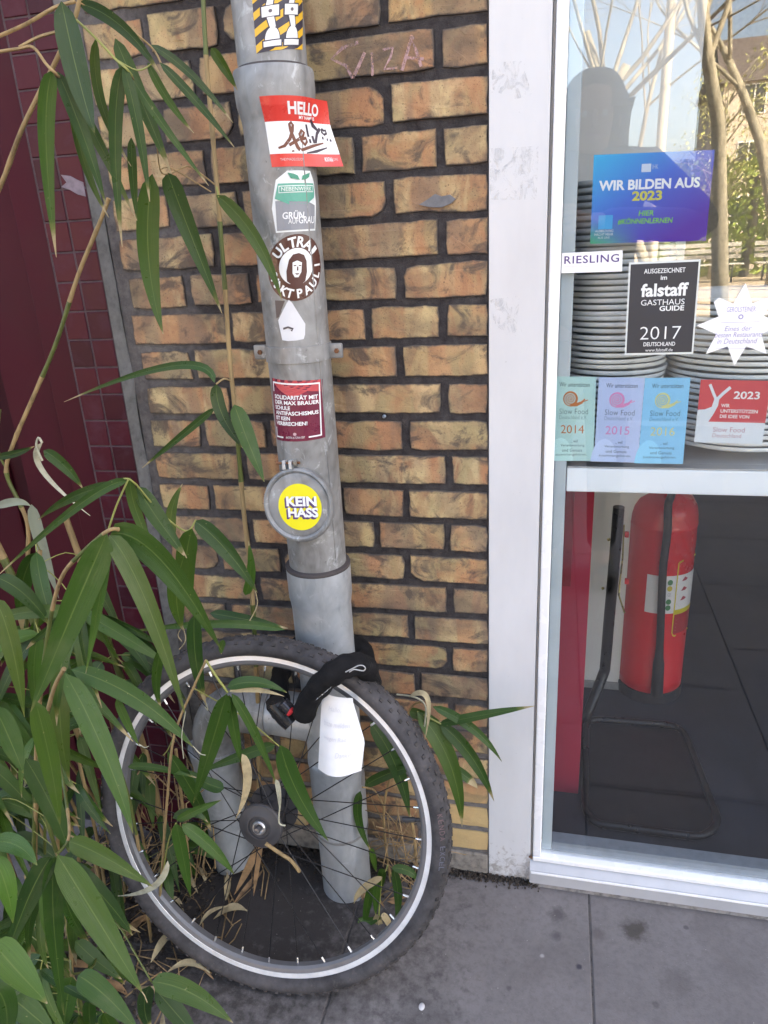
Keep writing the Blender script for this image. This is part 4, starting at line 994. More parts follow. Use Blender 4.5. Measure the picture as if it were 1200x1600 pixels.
for (sx, sy, R, z0, z1, pitch, lab, grp) in ((.1010, .168, .0965, .9737, 1.425, .0103, 'white rimmed plate in the tall left stack behind the shop window', 'plates in the left stack'),
                                           (.3360, .205, .1365, .9737, 1.235, .0108, 'wide white plate in the lower right stack behind the shop window', 'plates in the right stack')):
    me = None; z = z0; k = 0; made = []
    while z < z1:
        if me is None:
            o = plate(R, .023).make('plate', M_CHINA, None, 50); me = o.data
        else: o = bpy.data.objects.new('plate', me); COL.objects.link(o)
        o.location = (sx+random.gauss(0, .0022), sy+random.gauss(0, .0022), z); o.rotation_euler = (random.gauss(0, .004), random.gauss(0, .004), k*1.7)
        made.append(o); z += pitch*random.choice((.93, .97, 1, 1, 1.03, 1.09)); k += 1
    for i, o in enumerate(made):
        j = len(made)-1-i
        tag(o, ('topmost' if j == 0 else 'lowest' if i == 0 else ordinal(j+1)) + ' ' + (lab if j in (0, len(made)-1) else lab.replace('plate in', 'plate from the top of', 1)), 'plate', grp)
BPN = thing('display_back_panel', 'pale grey upright panel behind the left plate stack in the shop window', 'panel', (.15, .44, .974))
G().bbox(.012, at(1082, 250, .44).x, .43, .45, .974, 2.42, .002).make('panel_face', plain('pale grey panel', (.70, .69, .68), .7, 0, .04, 3), BPN)
G().bbox(.024, at(1082, 250, .44).x-.01, .4505, .47, 1.02, 1.06, .002).make('panel_rail', M_RAIL, BPN)
# ------------------------------------------------------------------ inside: floor things
FZ = .030
RP = thing('red_panel', 'narrow glossy red panel standing behind the window frame', 'panel', (.055, .27, FZ))
M_RPAN = plain('raspberry panel', (.46, .022, .060), .35, 0, .05, 6)
G().bbox(.022, .0885, .262, .275, FZ, .925, .002).make('panel_face', M_RPAN, RP)
G().bbox(.022, .047, .250, .2615, .62, .92, .001).make('panel_shade', plain('shaded raspberry', (.30, .012, .03), .35), RP)  # darker red block stands in for the shade on the upper panel
WP = thing('white_partition', 'pale grey white partition panel behind the fire extinguisher', 'partition', (.2, .76, FZ))
G().bbox(.092, .34, .745, .775, FZ, .95, .002).make('panel_face', plain('off white panel', (.84, .82, .79), .6, 0, .04, 5), WP)
G().bbox(.092, .34, .7385, .7448, FZ, .055, .001).make('skirting', plain('grey skirting', (.30, .29, .28), .6), WP)

EX, EY, ER = .309, .770, .0925
FE = thing('fire_extinguisher', 'red fire extinguisher with black hose standing behind the lower window', 'fire extinguisher', (EX, EY, FZ))
M_FRED = plain('extinguisher red', (.68, .012, .020), .28, 0, .02, 3)
M_BLK = plain('black rubber hose', (.018, .018, .021), .5, 0, .2, 60)
EM = Matrix.Translation((EX, EY, FZ))
zt_ = at(1041, 806, EY-ER).z-FZ
G().lathe([(ER-.006, .032), (ER, .040), (ER, .060), (ER+.0006, .0605), (ER+.0006, .063), (ER, .064), (ER, zt_-.050), (ER+.0008, zt_-.048), (ER+.0008, zt_-.044), (ER, zt_-.042), (ER*.985, zt_-.02), (ER*.93, zt_+.004), (ER*.80, zt_+.026), (ER*.55, zt_+.042), (.028, zt_+.050), (.024, zt_+.075)], 48, EM).make('cylinder', M_FRED, FE, 40)
G().lathe([(ER*.9, 0), (ER+.002, .002), (ER+.003, .012), (ER+.002, .036), (ER-.006, .038)], 44, EM).make('base_ring', M_BLK, FE, 40)
vv = G().bbox(EX-.022, EX+.022, EY-.022, EY+.022, zt_+FZ+.07, zt_+FZ+.11, .005); vv.make('valve_head', plain('valve metal', (.45, .42, .36), .35, .8), FE)
G().tube([(EX, EY-.02, zt_+FZ+.10), (EX-.01, EY-.10, zt_+FZ+.135)], .008, 10).make('handle', M_BLK, FE)
hp = [Vector((EX+.01, EY-.03, zt_+FZ+.08)), Vector((EX+.006, EY-.07, zt_+FZ+.06)), at(1044, 790, EY-ER-.012), at(1043, 830, EY-ER-.012), at(1036, 890, EY-ER-.012), at(1033, 960, EY-ER-.012), at(1031, 1010, EY-ER-.011)]
G().tube(catmull(hp, 5), .0105, 12).make('hose', M_BLK, FE, 50)
n0, n1 = at(1031, 1008, EY-ER-.011), at(1026, 1085, EY-ER-.012)
G().tube([n0, n0.lerp(n1, .25), n0.lerp(n1, .35), n1], [.0105, .0125, .0155, .0175], 14).make('hose_nozzle', M_BLK, FE, 40)
def ehit(px, py):
    d = ray(px, py); o = CAM-Vector((EX, EY, 0)); a = d.x*d.x+d.y*d.y; b = o.x*d.x+o.y*d.y; c = o.x*o.x+o.y*o.y-ER*ER
    t = (-b-math.sqrt(max(0, b*b-a*c)))/a; p = o+d*t; return math.atan2(p.x, -p.y), p.z
e0, e1 = ehit(1028, 894), ehit(1030, 970)
def m_ex(u, v, e):                                             # u: angle from front, 0..1 over 115 degrees
    th = rad(-26+100*u); r = ER+.0012+e; zz = (e1[1]-.06)*(1-v)+(e0[1]+.04)*v
    return Vector((EX+r*math.sin(th), EY-r*math.cos(th), zz))
p, f = grid_rect(0, .33, 1, .80, 24, 4); put(m_ex, p, f, 'label_sheet', ink((.72, .72, .74)), FE, 0)
GRN = (.03, .20, .07)
for cv, col in ((.72, GRN), (.645, (.55, .45, .05)), (.48, GRN), (.405, GRN)): t_disc(m_ex, FE, .385+.0*cv, cv, .045, .034, col, 1, 'label_symbol')
t_text(m_ex, FE, 'CE', .36, .55, .41, .59, (.2, .2, .25), 1)
for k in range(5): t_line(m_ex, FE, [(.245, .40+.08*k), (.30, .40+.08*k)], .004, (.45, .45, .48), 1, 1, 'label_line')
p, f = grid_rect(.50, .06, .98, .33, 10, 4); put(m_ex, p, f, 'label_sheet', ink((.38, .012, .02)), FE, 1)
yl = [(.50, .95), (.50, .08), (.52, .045), (.56, .03), (.98, .03)]
t_line(m_ex, FE, [(.98, .97)]+[(.56, .97), (.515, .955)]+yl, .020, (.70, .55, .02), 3, 1, 'yellow_frame')
t_rect(m_ex, FE, .51, .31, .98, .37, (.60, .52, .02), 2, 'yellow_band')
for k, (v0, col) in enumerate(((.72, (.45, .05, .08)), (.60, (.45, .05, .08)), (.48, (.45, .05, .08)))):
    t_line(m_ex, FE, [(.53, v0-.035), (.96, v0-.015)], .006, col, 2, 1, 'label_line'); t_poly(m_ex, FE, [(.60, v0+.0), (.66, v0+.05), (.74, v0+.02), (.70, v0+.0)], col, 2, 'label_symbol')
for k in range(4): t_line(m_ex, FE, [(.56, .10+.045*k), (.94, .115+.045*k)], .010, (.55, .35, .38), 2, 1, 'label_line')
br = thing('wall_bracket', 'slim steel bracket on the partition beside the fire extinguisher', 'bracket', (.215, .66, .4))
bt = [at(974, 850, .66), at(970, 905, .66), at(966, 935, .66), at(972, 955, .64)]
G().tube([at(975, 820, .67), at(973, 870, .67), at(968, 915, .66), at(967, 930, .65), at(976, 958, .62)], .0025, 8).make('bracket_rod', plain('brass rod', (.45, .36, .14), .3, .8), br, 40)
for y in (835, 908): g_ = at(979, y, .66); G().bbox(g_.x-.005, g_.x+.006, .655, .665, g_.z-.008, g_.z+.008, .002).make('bracket_clip', M_FRED, br)
# the base stand with bent tube mast
SD = thing('tube_stand', 'black steel floor stand with bent tube mast and plate base in the window', 'stand', (.25, .4, FZ))
M_TUB = plain('black painted tube', (.009, .009, .010), .32, .1, .04, 40)
cr = [atz(916, 1122, .047), atz(1066, 1134, .047), atz(1124, 1285, .047), atz(1100, 1309, .047), atz(930, 1287, .047), atz(914, 1265, .047)]
loop = []
def rounded(P, r, k=6, closed=True):
    out = []
    n = len(P)
    for i in range(n):
        a, b, c = P[i-1], P[i], P[(i+1) % n]; d0 = (a-b); d1 = (c-b); rr2 = min(r, d0.length*.45, d1.length*.45)
        s, e = b+d0.normalized()*rr2, b+d1.normalized()*rr2
        for j in range(k+1): t = j/k; out.append(s*(1-t)**2+b*2*t*(1-t)+e*t*t)
    return out+[out[0]] if closed else out
lp = rounded(cr, .05)
G().tube(lp, .0095, 10, caps=False).make('base_loop', M_TUB, SD, 50)
bp_ = [(p.x, p.y) for p in lp[:-1]]; cxx = sum(p[0] for p in bp_)/len(bp_); cyy = sum(p[1] for p in bp_)/len(bp_)
bp_ = [(cxx+(x-cxx)*.96, cyy+(y-cyy)*.96) for x, y in bp_]
gb = G(); n = len(bp_); gb.add([(x, y, .040) for x, y in bp_]+[(x, y, FZ+.001) for x, y in bp_], [tuple(range(n)), tuple(range(2*n-1, n-1, -1))]+[(i, (i+1) % n, n+(i+1) % n, n+i) for i in range(n)])
gb.make('base_plate', plain('ribbed base plate', (.007, .008, .011), .5, 0, .2, 30), SD)
ms = [atz(918, 1150, .052), at(919, 1120, .605), at(924, 1100, .60), at(942, 1055, .60), at(946, 1035, .60), at(952, 965, .61), at(958, 900, .61), at(967, 792, .61)]
ms = [cr[0]+Vector((.004, -.03, .002)), cr[0]+Vector((.004, .004, .010)), atz(917, 1118, .075)]+ms[3:]
G().tube(rounded([ms[0], ms[2], ms[3].lerp(ms[4], .5), ms[-1]], .03, 5, False)[6:-6] if False else catmull(ms, 5), [.0105]*5+[.0125]*5+[.0150]*(5*(len(ms)-3)+1), 14).make('mast', M_TUB, SD, 50)
for x, y in ((954, 842), (945, 918)): p = at(x, y, .60); G().lathe([(.0001, 0), (.004, 0), (.004, .004), (.002, .006)], 10, axis_matrix(p-Vector((.004, .004, 0)), (-.6, -.8, 0))).make('brass_bolt', plain('brass bolt', (.62, .50, .22), .25, .9), SD, 30)

# ------------------------------------------------------------------ small things on the ground
M_GUM = plain('chewing gum', (.55, .54, .56), .8)
p = atz(659, 1573); gm = G().lathe([(.0001, .0028), (.004, .0026), (.0072, .0014), (.0078, 0.0002)], 14, Matrix.Translation(p) @ Matrix.Scale(.75, 4, (1, 0, 0)))
o = gm.make('chewing_gum', M_GUM, None, True, world=False); tag(o, 'flattened white chewing gum on the pavement below the wheel', 'chewing gum')
def lump(name, mat, pts, smin, smax, kind='stuff'):
    g = G()
    for p in pts:
        s = random.uniform(smin, smax); v = [Vector((random.gauss(0, 1), random.gauss(0, 1), random.gauss(0, .7))).normalized()*s*random.uniform(.6, 1.2) for _ in range(6)]
        v = [Vector((1, 0, 0))*s, Vector((-1, 0, 0))*s*.8, Vector((0, 1, 0))*s*.9, Vector((0, -1, 0))*s*.8, Vector((0, 0, 1))*s*.6, Vector((0, 0, -1))*s*.4]
        R_ = Euler((random.random()*6, random.random()*6, random.random()*6)).to_matrix()
        g.add([R_ @ q*random.uniform(.7, 1.3)+Vector(p) for q in v], [(0, 2, 4), (2, 1, 4), (1, 3, 4), (3, 0, 4), (2, 0, 5), (1, 2, 5), (3, 1, 5), (0, 3, 5)])
    return g.make(name, mat, None, False, kind=kind)
pts = [(random.uniform(-.33, .0), -abs(random.gauss(.006, .010)), random.uniform(.0, .007)) for _ in range(900)]
lump('crevice_dirt', M_DIRT, pts, .0015, .0055)
pts = [(random.uniform(-.66, -.22), -abs(random.gauss(.01, .035)), random.uniform(.0, .008)) for _ in range(1000)]
lump('soil_crumbs', M_DIRT, pts, .0015, .006)
pts = [(random.uniform(-1.1, -.72), -abs(random.gauss(.05, .28)), random.uniform(.0, .014)) for _ in range(1500)]
lump('soil_crumbs', M_DIRT, pts, .002, .009)
gr = [(random.uniform(-.9, .9), -random.uniform(.03, 1.2), .0008) for _ in range(260)]
lump('pavement_grit', plain('pale grit', (.30, .28, .26), .9, 0, .5, 400), gr, .0006, .0018)

# ------------------------------------------------------------------ bamboo
def leaf_mat(name, top, under, tipc=(.46, .36, .20)):
    m = MB(name); tc = m.n('TexCoord'); uv = m.n('SeparateXYZ', {0: tc.outputs['UV']}); u, v = uv.outputs[0], uv.outputs[1]
    oi = m.n('ObjectInfo'); rnd = oi.outputs['Random']; thr = oi.outputs['Alpha']
    c = m.ramp(rnd, [(0, (.012, .040, .008)), (.35, (.022, .066, .007)), (.7, (.034, .086, .008)), (1, (.058, .100, .010))])
    c = m.mix(m.ramp(m.n('SeparateColor', {0: oi.outputs['Color']}).outputs[0], [(0, 0), (1, 1)]), c, (.075, .175, .022))       # young bright leaves
    ve = m.n('TexNoise', {'Vector': m.map(tc.outputs['UV'], (60, 1.2, 1)), 'Scale': 1.0, 'Detail': 2.0}).outputs['Fac']
    c = m.mix(m.math('MULTIPLY', m.ramp(ve, [(.35, 0), (.65, 1)]), .35), c, tuple(x*.6 for x in top))
    mid = m.math('ABSOLUTE', m.math('SUBTRACT', u, .5))
    c = m.mix(m.math('MULTIPLY', m.ramp(mid, [(.008, 1), (.030, 0)]), .6), c, (.14, .20, .05))
    nz = m.noise(60, 5, .6, m.pos()); nb = m.noise(14, 4, .6, m.pos())
    c = m.mix(m.math('MULTIPLY', m.ramp(nb, [(.55, 0), (.75, 1)]), .4), c, (.10, .13, .05))
    bf = m.n('NewGeometry').outputs['Backfacing']
    c = m.mix(bf, c, under)
    # dried tip: the last stretch past each leaf's own threshold
    tv = m.math('ADD', m.math('SUBTRACT', v, thr), m.math('MULTIPLY', m.math('SUBTRACT', nz, .5), .10))
    tm = m.n('MapRange', {'Value': tv, 'From Min': .0, 'From Max': .03}).outputs[0]
    edge = m.n('MapRange', {'Value': tv, 'From Min': -.05, 'From Max': .0}).outputs[0]
    c = m.mix(m.math('MULTIPLY', edge, .5), c, (.22, .20, .05))
    c = m.mix(tm, c, m.ramp(nz, [(.3, tuple(x*.7 for x in tipc)), (.7, tipc)]))
    sp = m.noise(160, 2, .5, m.pos()); c = m.mix(m.math('MULTIPLY', m.ramp(sp, [(.735, 0), (.77, 1)]), .45), c, (.30, .28, .12))
    b = m.n('BsdfPrincipled', {'Base Color': c, 'Roughness': m.ramp(nz, [(.3, .26), (.7, .42)]), 'Specular IOR Level': .42, 'Normal': m.bump(ve, .0014, .5)})
    t = m.n('BsdfTranslucent', {'Color': m.mix(.5, c, (.12, .22, .02))})
    mx = m.n('MixShader', {0: .18, 1: b.outputs[0], 2: t.outputs[0]}); m.t.links.new(mx.outputs[0], m.out.inputs[0]); return m.mat
M_LEAF = leaf_mat('bamboo leaf', (.026, .080, .016), (.085, .14, .07))
M_DEAD = plain('dead bamboo leaf', (.36, .29, .17), .8, 0, .3, 60)
M_PALE = plain('bleached leaf', (.36, .35, .26), .7, 0, .25, 60)
M_TAN = plain('dry bamboo sheath', (.29, .20, .095), .7, 0, .3, 90, .3, .4, (1, 1, .15))
M_CULM = plain('green bamboo culm', (.085, .105, .025), .45, 0, .3, 60, 0, .5, (1, 1, .15))
M_TWIG = plain('yellow green petiole', (.25, .26, .07), .5)

def bez(a, b, c, t):                                            # passes through b at t = .5
    k = b*2-(a+c)*.5; return a*(1-t)**2+k*2*t*(1-t)+c*t*t
def leaf_geo(A, B, C, wd, roll=0.0, fold=.22, tipfrac=1.0, curl=0.0, nl=14):
    """curved blade from A through B to C, wd metres wide, folded a little along its midrib"""
    g = G(); g.uv = []; prev = None
    V = (CAM-B).normalized()
    pts = [bez(A, B, C, i/nl) for i in range(nl+1)]
    for i, p in enumerate(pts):
        t = i/nl; T = (pts[min(i+1, nl)]-pts[max(i-1, 0)]).normalized()
        s = T.cross(V); s = s.normalized() if s.length > 1e-4 else Vector((1, 0, 0))
        nrm = s.cross(T).normalized()
        rr = roll + curl*t
        s2 = s*math.cos(rr)+nrm*math.sin(rr); n2 = nrm*math.cos(rr)-s*math.sin(rr)
        w_ = math.sqrt(max(0, 1-(1-min(1, t/.24))**2))*(1 if t < .3 else max(0, 1-((t-.3)/.7)**2.1))*wd/2
        w_ = max(w_, .0004)
        for k, u in enumerate((-1, -.5, 0, .5, 1)):
            g.v.append(p + s2*u*w_ + n2*(abs(u)-.45)*fold*w_*1.0 + n2*.05*wd*math.sin(9*t+u*2)*.3); g.uv.append(((u+1)/2, t))
    for i in range(nl):
        for k in range(4): a = i*5+k; g.f.append((a, a+1, a+6, a+5)); g.m.append(0)
    return g
def new_leaf(par, a, b, c, wpx, ya, yc, bright=0.0, tip=None, mat=None, roll=None, name='leaf', curl=0.0, fold=.22):
    yb = (ya*1.15+yc*.85)/2
    A, B, C = at(*a, ya), at(*b, yb), at(*c, yc)
    wd = span(wpx, B)*(.70 if wpx > 40 else .76 if wpx > 16 else .95)
    rl = random.uniform(-.35, .35) if roll is None else roll
    g = leaf_geo(A, B, C, wd/max(.5, math.cos(rl)), rl, fold, curl=curl)
    o = g.make(name, mat or M_LEAF, par, True)
    tp = random.uniform(.87, .97) if tip is None else tip
    o.color = (bright, 0, 0, tp); return o
def cane(label, base, group='bamboo canes'):
    return thing('bamboo_cane', label, 'bamboo', base, group=group)
def culm(par, pts, wpx, seg=None, mats=(M_TAN, M_CULM), pat=(0, 0, 1), name='culm'):
    """pts: (px, py, y) along the cane"""
    P = [at(*q) for q in pts]; P = catmull(P, 5); g = G()
    rr = []; mis = []
    for i, p in enumerate(P):
        r = span(wpx, p)*.40; rr.append(r*(1.18 if i % 6 == 0 else 1.0)); mis.append(pat[(i//6) % len(pat)])
    g.tube(P, rr, 9, True, 0, mis); return g.make(name, list(mats), par, 60)
def twig(par, pts, wpx, mat=None, name='twig'):
    P = [at(*q) for q in pts]; P = catmull(P, 4) if len(P) > 2 else P
    g = G().tube(P, [max(.0006, span(wpx, p)/2) for p in P], 6); return g.make(name, mat or M_TAN, par, 60)

# 1: slim cane in front of the bricks, left of the pipe
c1 = cane('slim tan and green bamboo cane rising before the bricks just left of the drainpipe', (-.56, -.13, 0))
culm(c1, [(316, -30, -.14), (321, 70, -.14), (327, 150, -.14), (339, 290, -.14), (346, 380, -.14), (353, 470, -.135), (359, 560, -.13), (367, 640, -.13), (374, 720, -.125), (381, 800, -.12), (390, 880, -.12), (396, 960, -.12), (400, 1040, -.11), (404, 1130, -.10), (405, 1330, -.06)], 9, pat=(1, 0, 0, 1, 0, 0))
for L in [((330, 75), (350, 105), (371, 141), 20, -.15, -.13), ((338, 305), (398, 372), (441, 470), 30, -.16, -.165, 0, .95), ((335, 598), (268, 572), (100, 628), 17, -.15, -.10, 0, .92), ((338, 600), (348, 650), (384, 704), 27, -.15, -.16), ((366, 632), (388, 690), (413, 753), 36, -.15, -.17, 0, .99),
          ((336, 637), (282, 682), (222, 731), 12, -.15, -.12), ((383, 930), (392, 895), (388, 845), 20, -.13, -.13, .5)]:
    new_leaf(c1, *L)
twig(c1, [(362, 596, -.13), (350, 592, -.145), (338, 600, -.15)], 3); twig(c1, [(338, 290, -.14), (300, 262, -.16), (285, 262, -.17), (265, 272, -.18)], 2.5)
twig(c1, [(338, 290, -.14), (340, 300, -.15), (342, 308, -.16)], 3, M_TWIG)
# 2: upper left spray
c2 = cane('bamboo cane leaning in at the upper left with a spray of hanging leaves', (-.98, -.30, 0))
culm(c2, [(128, -30, -.34), (118, 25, -.34), (85, 100, -.34), (35, 200, -.34), (0, 292, -.33), (-60, 420, -.32), (-110, 600, -.31), (-130, 900, -.3), (-140, 1300, -.3)], 9, pat=(0,))
for L in [((96, 2), (122, 120), (148, 208), 54, -.36, -.36, 0, .99, None, -.2), ((122, 5), (190, 42), (252, 118), 27, -.34, -.31, 0, .9), ((82, 110), (72, 220), (88, 402), 33, -.37, -.37, .15, .90, None, .1), ((90, 112), (128, 205), (166, 322), 30, -.36, -.34, .2, .94),
          ((102, 132), (150, 215), (214, 345), 24, -.33, -.30), ((192, 102), (180, 215), (191, 386), 28, -.34, -.34, .1, .88, None, .1), ((180, 60), (222, 160), (268, 272), 32, -.31, -.29), ((193, 102), (216, 200), (234, 315), 23, -.34, -.33, .1, .90),
          ((196, 104), (248, 185), (326, 290), 15, -.33, -.29, .1, .93), ((231, 98), (262, 155), (303, 208), 17, -.31, -.28, .1, .88), ((250, 98), (308, 160), (366, 230), 18, -.31, -.27, .1, .92), ((236, 70), (300, 118), (364, 192), 17, -.26, -.22, 0, .9),
          ((262, 270), (292, 352), (347, 490), 40, -.20, -.17, 0, .94), ((238, 272), (232, 400), (255, 522), 48, -.22, -.22, 0, .97, None, .05), ((205, 215), (208, 280), (214, 345), 18, -.28, -.27), ((150, 60), (158, 160), (205, 260), 20, -.30, -.28), ((112, 120), (128, 240), (170, 340), 20, -.32, -.30)]:
    new_leaf(c2, *L)
twig(c2, [(-10, 60, -.36), (40, 38, -.36), (85, 12, -.35), (118, 2, -.34)], 6); twig(c2, [(-10, 82, -.37), (30, 76, -.37), (52, 74, -.37), (72, 100, -.37), (84, 112, -.37), (92, 120, -.36)], 5); twig(c2, [(30, 74, -.37), (60, 58, -.36), (88, 50, -.35)], 5)
twig(c2, [(118, 30, -.34), (150, 60, -.34), (180, 92, -.34), (196, 106, -.34), (206, 118, -.33)], 4, M_TWIG); twig(c2, [(124, 4, -.34), (180, 30, -.32), (235, 72, -.29), (252, 100, -.30)], 3); twig(c2, [(180, 92, -.34), (215, 110, -.32), (240, 98, -.31)], 2.5, M_TWIG); twig(c2, [(206, 118, -.33), (240, 200, -.26), (250, 265, -.22), (262, 272, -.20)], 2.2); twig(c2, [(250, 265, -.22), (270, 264, -.2), (330, 300, -.17)], 2)
# 3: leaning tan cane across the red door
c3 = cane('thin tan bamboo cane slanting across the maroon tiles and door', (-1.02, -.20, 0))
culm(c3, [(170, 310, -.20), (155, 350, -.20), (122, 430, -.20), (88, 535, -.20), (52, 620, -.20), (22, 690, -.20), (10, 738, -.20), (30, 785, -.2), (44, 825, -.2), (42, 900, -.2), (40, 1000, -.2), (20, 1200, -.18), (0, 1420, -.15)], 8, pat=(0, 0, 1))
twig(c3, [(12, 735, -.2), (-4, 700, -.2), (0, 640, -.2)], 4, M_CULM)
for L in [((-5, 714), (25, 708), (54, 697), 12, -.22, -.20), ((68, 704), (100, 728), (130, 764), 24, -.22, -.2), ((-6, 792), (25, 784), (48, 791), 17, -.3, -.28), ((49, 788), (66, 855), (92, 935), 24, -.22, -.22)]:
    o = new_leaf(c3, *L)
    if L[3] in (17, 24) and L[0][1] > 770: o.data.materials[0] = plain('pale leaf underside', (.17, .19, .14), .7, 0, .15, 30, 0, .5)
new_leaf(c3, (66, 692), (66, 735), (141, 806), 9, -.24, -.22, 0, 2, M_PALE, .0); twig(c3, [(66, 692, -.24), (60, 684, -.24), (57, 698, -.24), (66, 720, -.24)], 4, M_PALE)
# 4: the near fan with the widest blades
c4 = cane('bamboo cane carrying the big fan of wide blades left of the wheel', (-.86, -.55, 0))
culm(c4, [(185, 827, -.50), (168, 830, -.51), (130, 862, -.50), (95, 905, -.48), (75, 990, -.46), (62, 1100, -.45), (55, 1220, -.43), (52, 1400, -.40), (50, 1500, -.38)], 8, pat=(0, 1))
for L in [((167, 834), (112, 962), (48, 1112), 66, -.52, -.62, 0, .995, None, .25), ((167, 838), (156, 930), (134, 1052), 24, -.51, -.52, .9, .97), ((171, 836), (226, 935), (290, 1118), 47, -.51, -.55, 0, .99, None, -.25), ((173, 834), (250, 875), (346, 1016), 60, -.50, -.48, 0, .995, None, -.45),
          ((198, 752), (128, 786), (-2, 898), 20, -.40, -.50), ((190, 756), (118, 775), (60, 812), 22, -.38, -.36), ((203, 746), (215, 805), (252, 882), 22, -.33, -.33), ((214, 760), (250, 815), (292, 872), 36, -.32, -.30), ((270, 840), (268, 800), (285, 756), 22, -.26, -.24, 0, .93),
          ((304, 814), (352, 858), (402, 926), 36, -.26, -.24, 0, .97), ((300, 826), (290, 890), (302, 940), 44, -.28, -.28), ((288, 868), (276, 930), (286, 985), 40, -.34, -.33, 0, .93), ((-6, 902), (40, 930), (82, 982), 34, -.45, -.42), ((-8, 935), (18, 1010), (38, 1120), 42, -.62, -.64, 0, .99)]:
    new_leaf(c4, *L)
twig(c4, [(186, 750, -.34), (200, 748, -.34), (214, 758, -.33)], 3, M_TWIG); twig(c4, [(214, 758, -.33), (250, 800, -.30), (290, 830, -.28), (306, 812, -.27)], 3, M_TWIG); twig(c4, [(168, 832, -.5), (182, 790, -.42), (200, 750, -.34)], 3, M_TWIG)
twig(c4, [(398, 920, -.24), (402, 945, -.24), (390, 970, -.24)], 1.6, M_DEAD); twig(c4, [(286, 980, -.33), (290, 1000, -.33), (280, 1015, -.33)], 1.6, M_DEAD); twig(c4, [(286, 978, -.33), (278, 992, -.33), (284, 1002, -.33)], 1.3, M_DEAD)
# 5: blades hanging in front of the wheel's left side
c5 = cane('bamboo cane with long blades drooping over the left of the tyre', (-.80, -.42, 0))
culm(c5, [(100, 1045, -.50), (80, 1090, -.48), (60, 1200, -.45), (55, 1330, -.40), (60, 1450, -.36)], 8, pat=(0, 1))
for L in [((102, 1052), (160, 1168), (208, 1302), 52, -.52, -.58, .25, .985, None, .1), ((112, 1046), (214, 1092), (302, 1168), 44, -.50, -.50, .15, .985, None, -.2), ((55, 1095), (78, 1190), (94, 1288), 44, -.53, -.55, .35, .985), ((182, 1092), (198, 1128), (218, 1166), 17, -.50, -.50, .4, .95),
          ((-8, 1105), (18, 1160), (36, 1208), 46, -.62, -.63, .2, .99), ((255, 1010), (244, 1060), (252, 1108), 20, -.38, -.37), ((304, 960), (306, 1030), (322, 1102), 30, -.36, -.36, 0, .86, None, .1), ((445, 984), (330, 975), (188, 990), 17, -.24, -.26, .1, .90), ((328, 958), (385, 968), (450, 982), 22, -.21, -.20), ((350, 1000), (346, 1012), (346, 1022), 10, -.46, -.46)]:
    new_leaf(c5, *L)
for pts in ([(218, 1163, -.5), (226, 1168, -.5), (232, 1166, -.5)], [(302, 1166, -.5), (312, 1177, -.5), (321, 1180, -.5)], [(322, 1098, -.36), (325, 1110, -.36), (320, 1104, -.36)], [(290, 1112, -.55), (284, 1150, -.55), (287, 1185, -.55)]): twig(c5, pts, 1.6, M_PALE)
# 6: spray in front of the hub and pipe
c6 = cane('bamboo shoot whose small spray hangs before the hub and spokes', (-.62, -.30, 0))
culm(c6, [(322, 1032, -.40), (302, 1075, -.40), (272, 1150, -.40), (262, 1240, -.38), (255, 1330, -.34), (250, 1400, -.31)], 5, pat=(0,))
twig(c6, [(322, 1032, -.40), (340, 1060, -.40), (356, 1082, -.40)], 4, M_TWIG)
for L in [((354, 1084), (330, 1165), (302, 1255), 37, -.41, -.40, 0, .985, None, .1), ((358, 1086), (366, 1140), (378, 1195), 23, -.40, -.40, .1, .985), ((362, 1084), (398, 1145), (432, 1226), 19, -.40, -.39, .1, .96), ((355, 1074), (400, 1066), (448, 1082), 24, -.40, -.38, 0, .98), ((430, 1164), (380, 1180), (308, 1208), 23, -.33, -.34, .05, .97),
          ((350, 1232), (320, 1222), (284, 1200), 26, -.31, -.31), ((438, 1164), (466, 1240), (513, 1314), 42, -.33, -.32, .1, .99, None, .15), ((275, 1286), (286, 1340), (298, 1402), 26, -.36, -.36, .5, .98), ((284, 1288), (328, 1322), (366, 1366), 26, -.36, -.35, .4, .97), ((276, 1282), (308, 1266), (346, 1250), 18, -.35, -.33, .5, .97),
          ((270, 1278), (300, 1270), (325, 1285), 18, -.34, -.33, .2), ((262, 1175), (305, 1245), (330, 1300), 28, -.33, -.31), ((200, 1198), (245, 1200), (310, 1216), 12, -.33, -.33)]:
    new_leaf(c6, *L)
new_leaf(c6, (378, 1178), (386, 1225), (368, 1280), 18, -.40, -.40, 0, 0, M_DEAD, .3); new_leaf(c6, (358, 1080), (400, 1078), (444, 1088), 9, -.402, -.382, 0, 0, M_DEAD, .0)
twig(c6, [(432, 1222, -.39), (437, 1255, -.39), (436, 1285, -.39), (446, 1290, -.39)], 2.5, M_PALE); new_leaf(c6, (431, 1218), (436, 1240), (437, 1270), 8, -.39, -.39, 0, 0, M_PALE, .0)
twig(c6, [(250, 1400, -.31), (262, 1320, -.35), (275, 1286, -.36)], 2.5, M_TWIG); twig(c6, [(272, 1150, -.4), (262, 1172, -.35), (255, 1180, -.33)], 2, M_TWIG); twig(c6, [(302, 1075, -.40), (380, 1120, -.36), (436, 1166, -.33)], 2, M_TWIG)
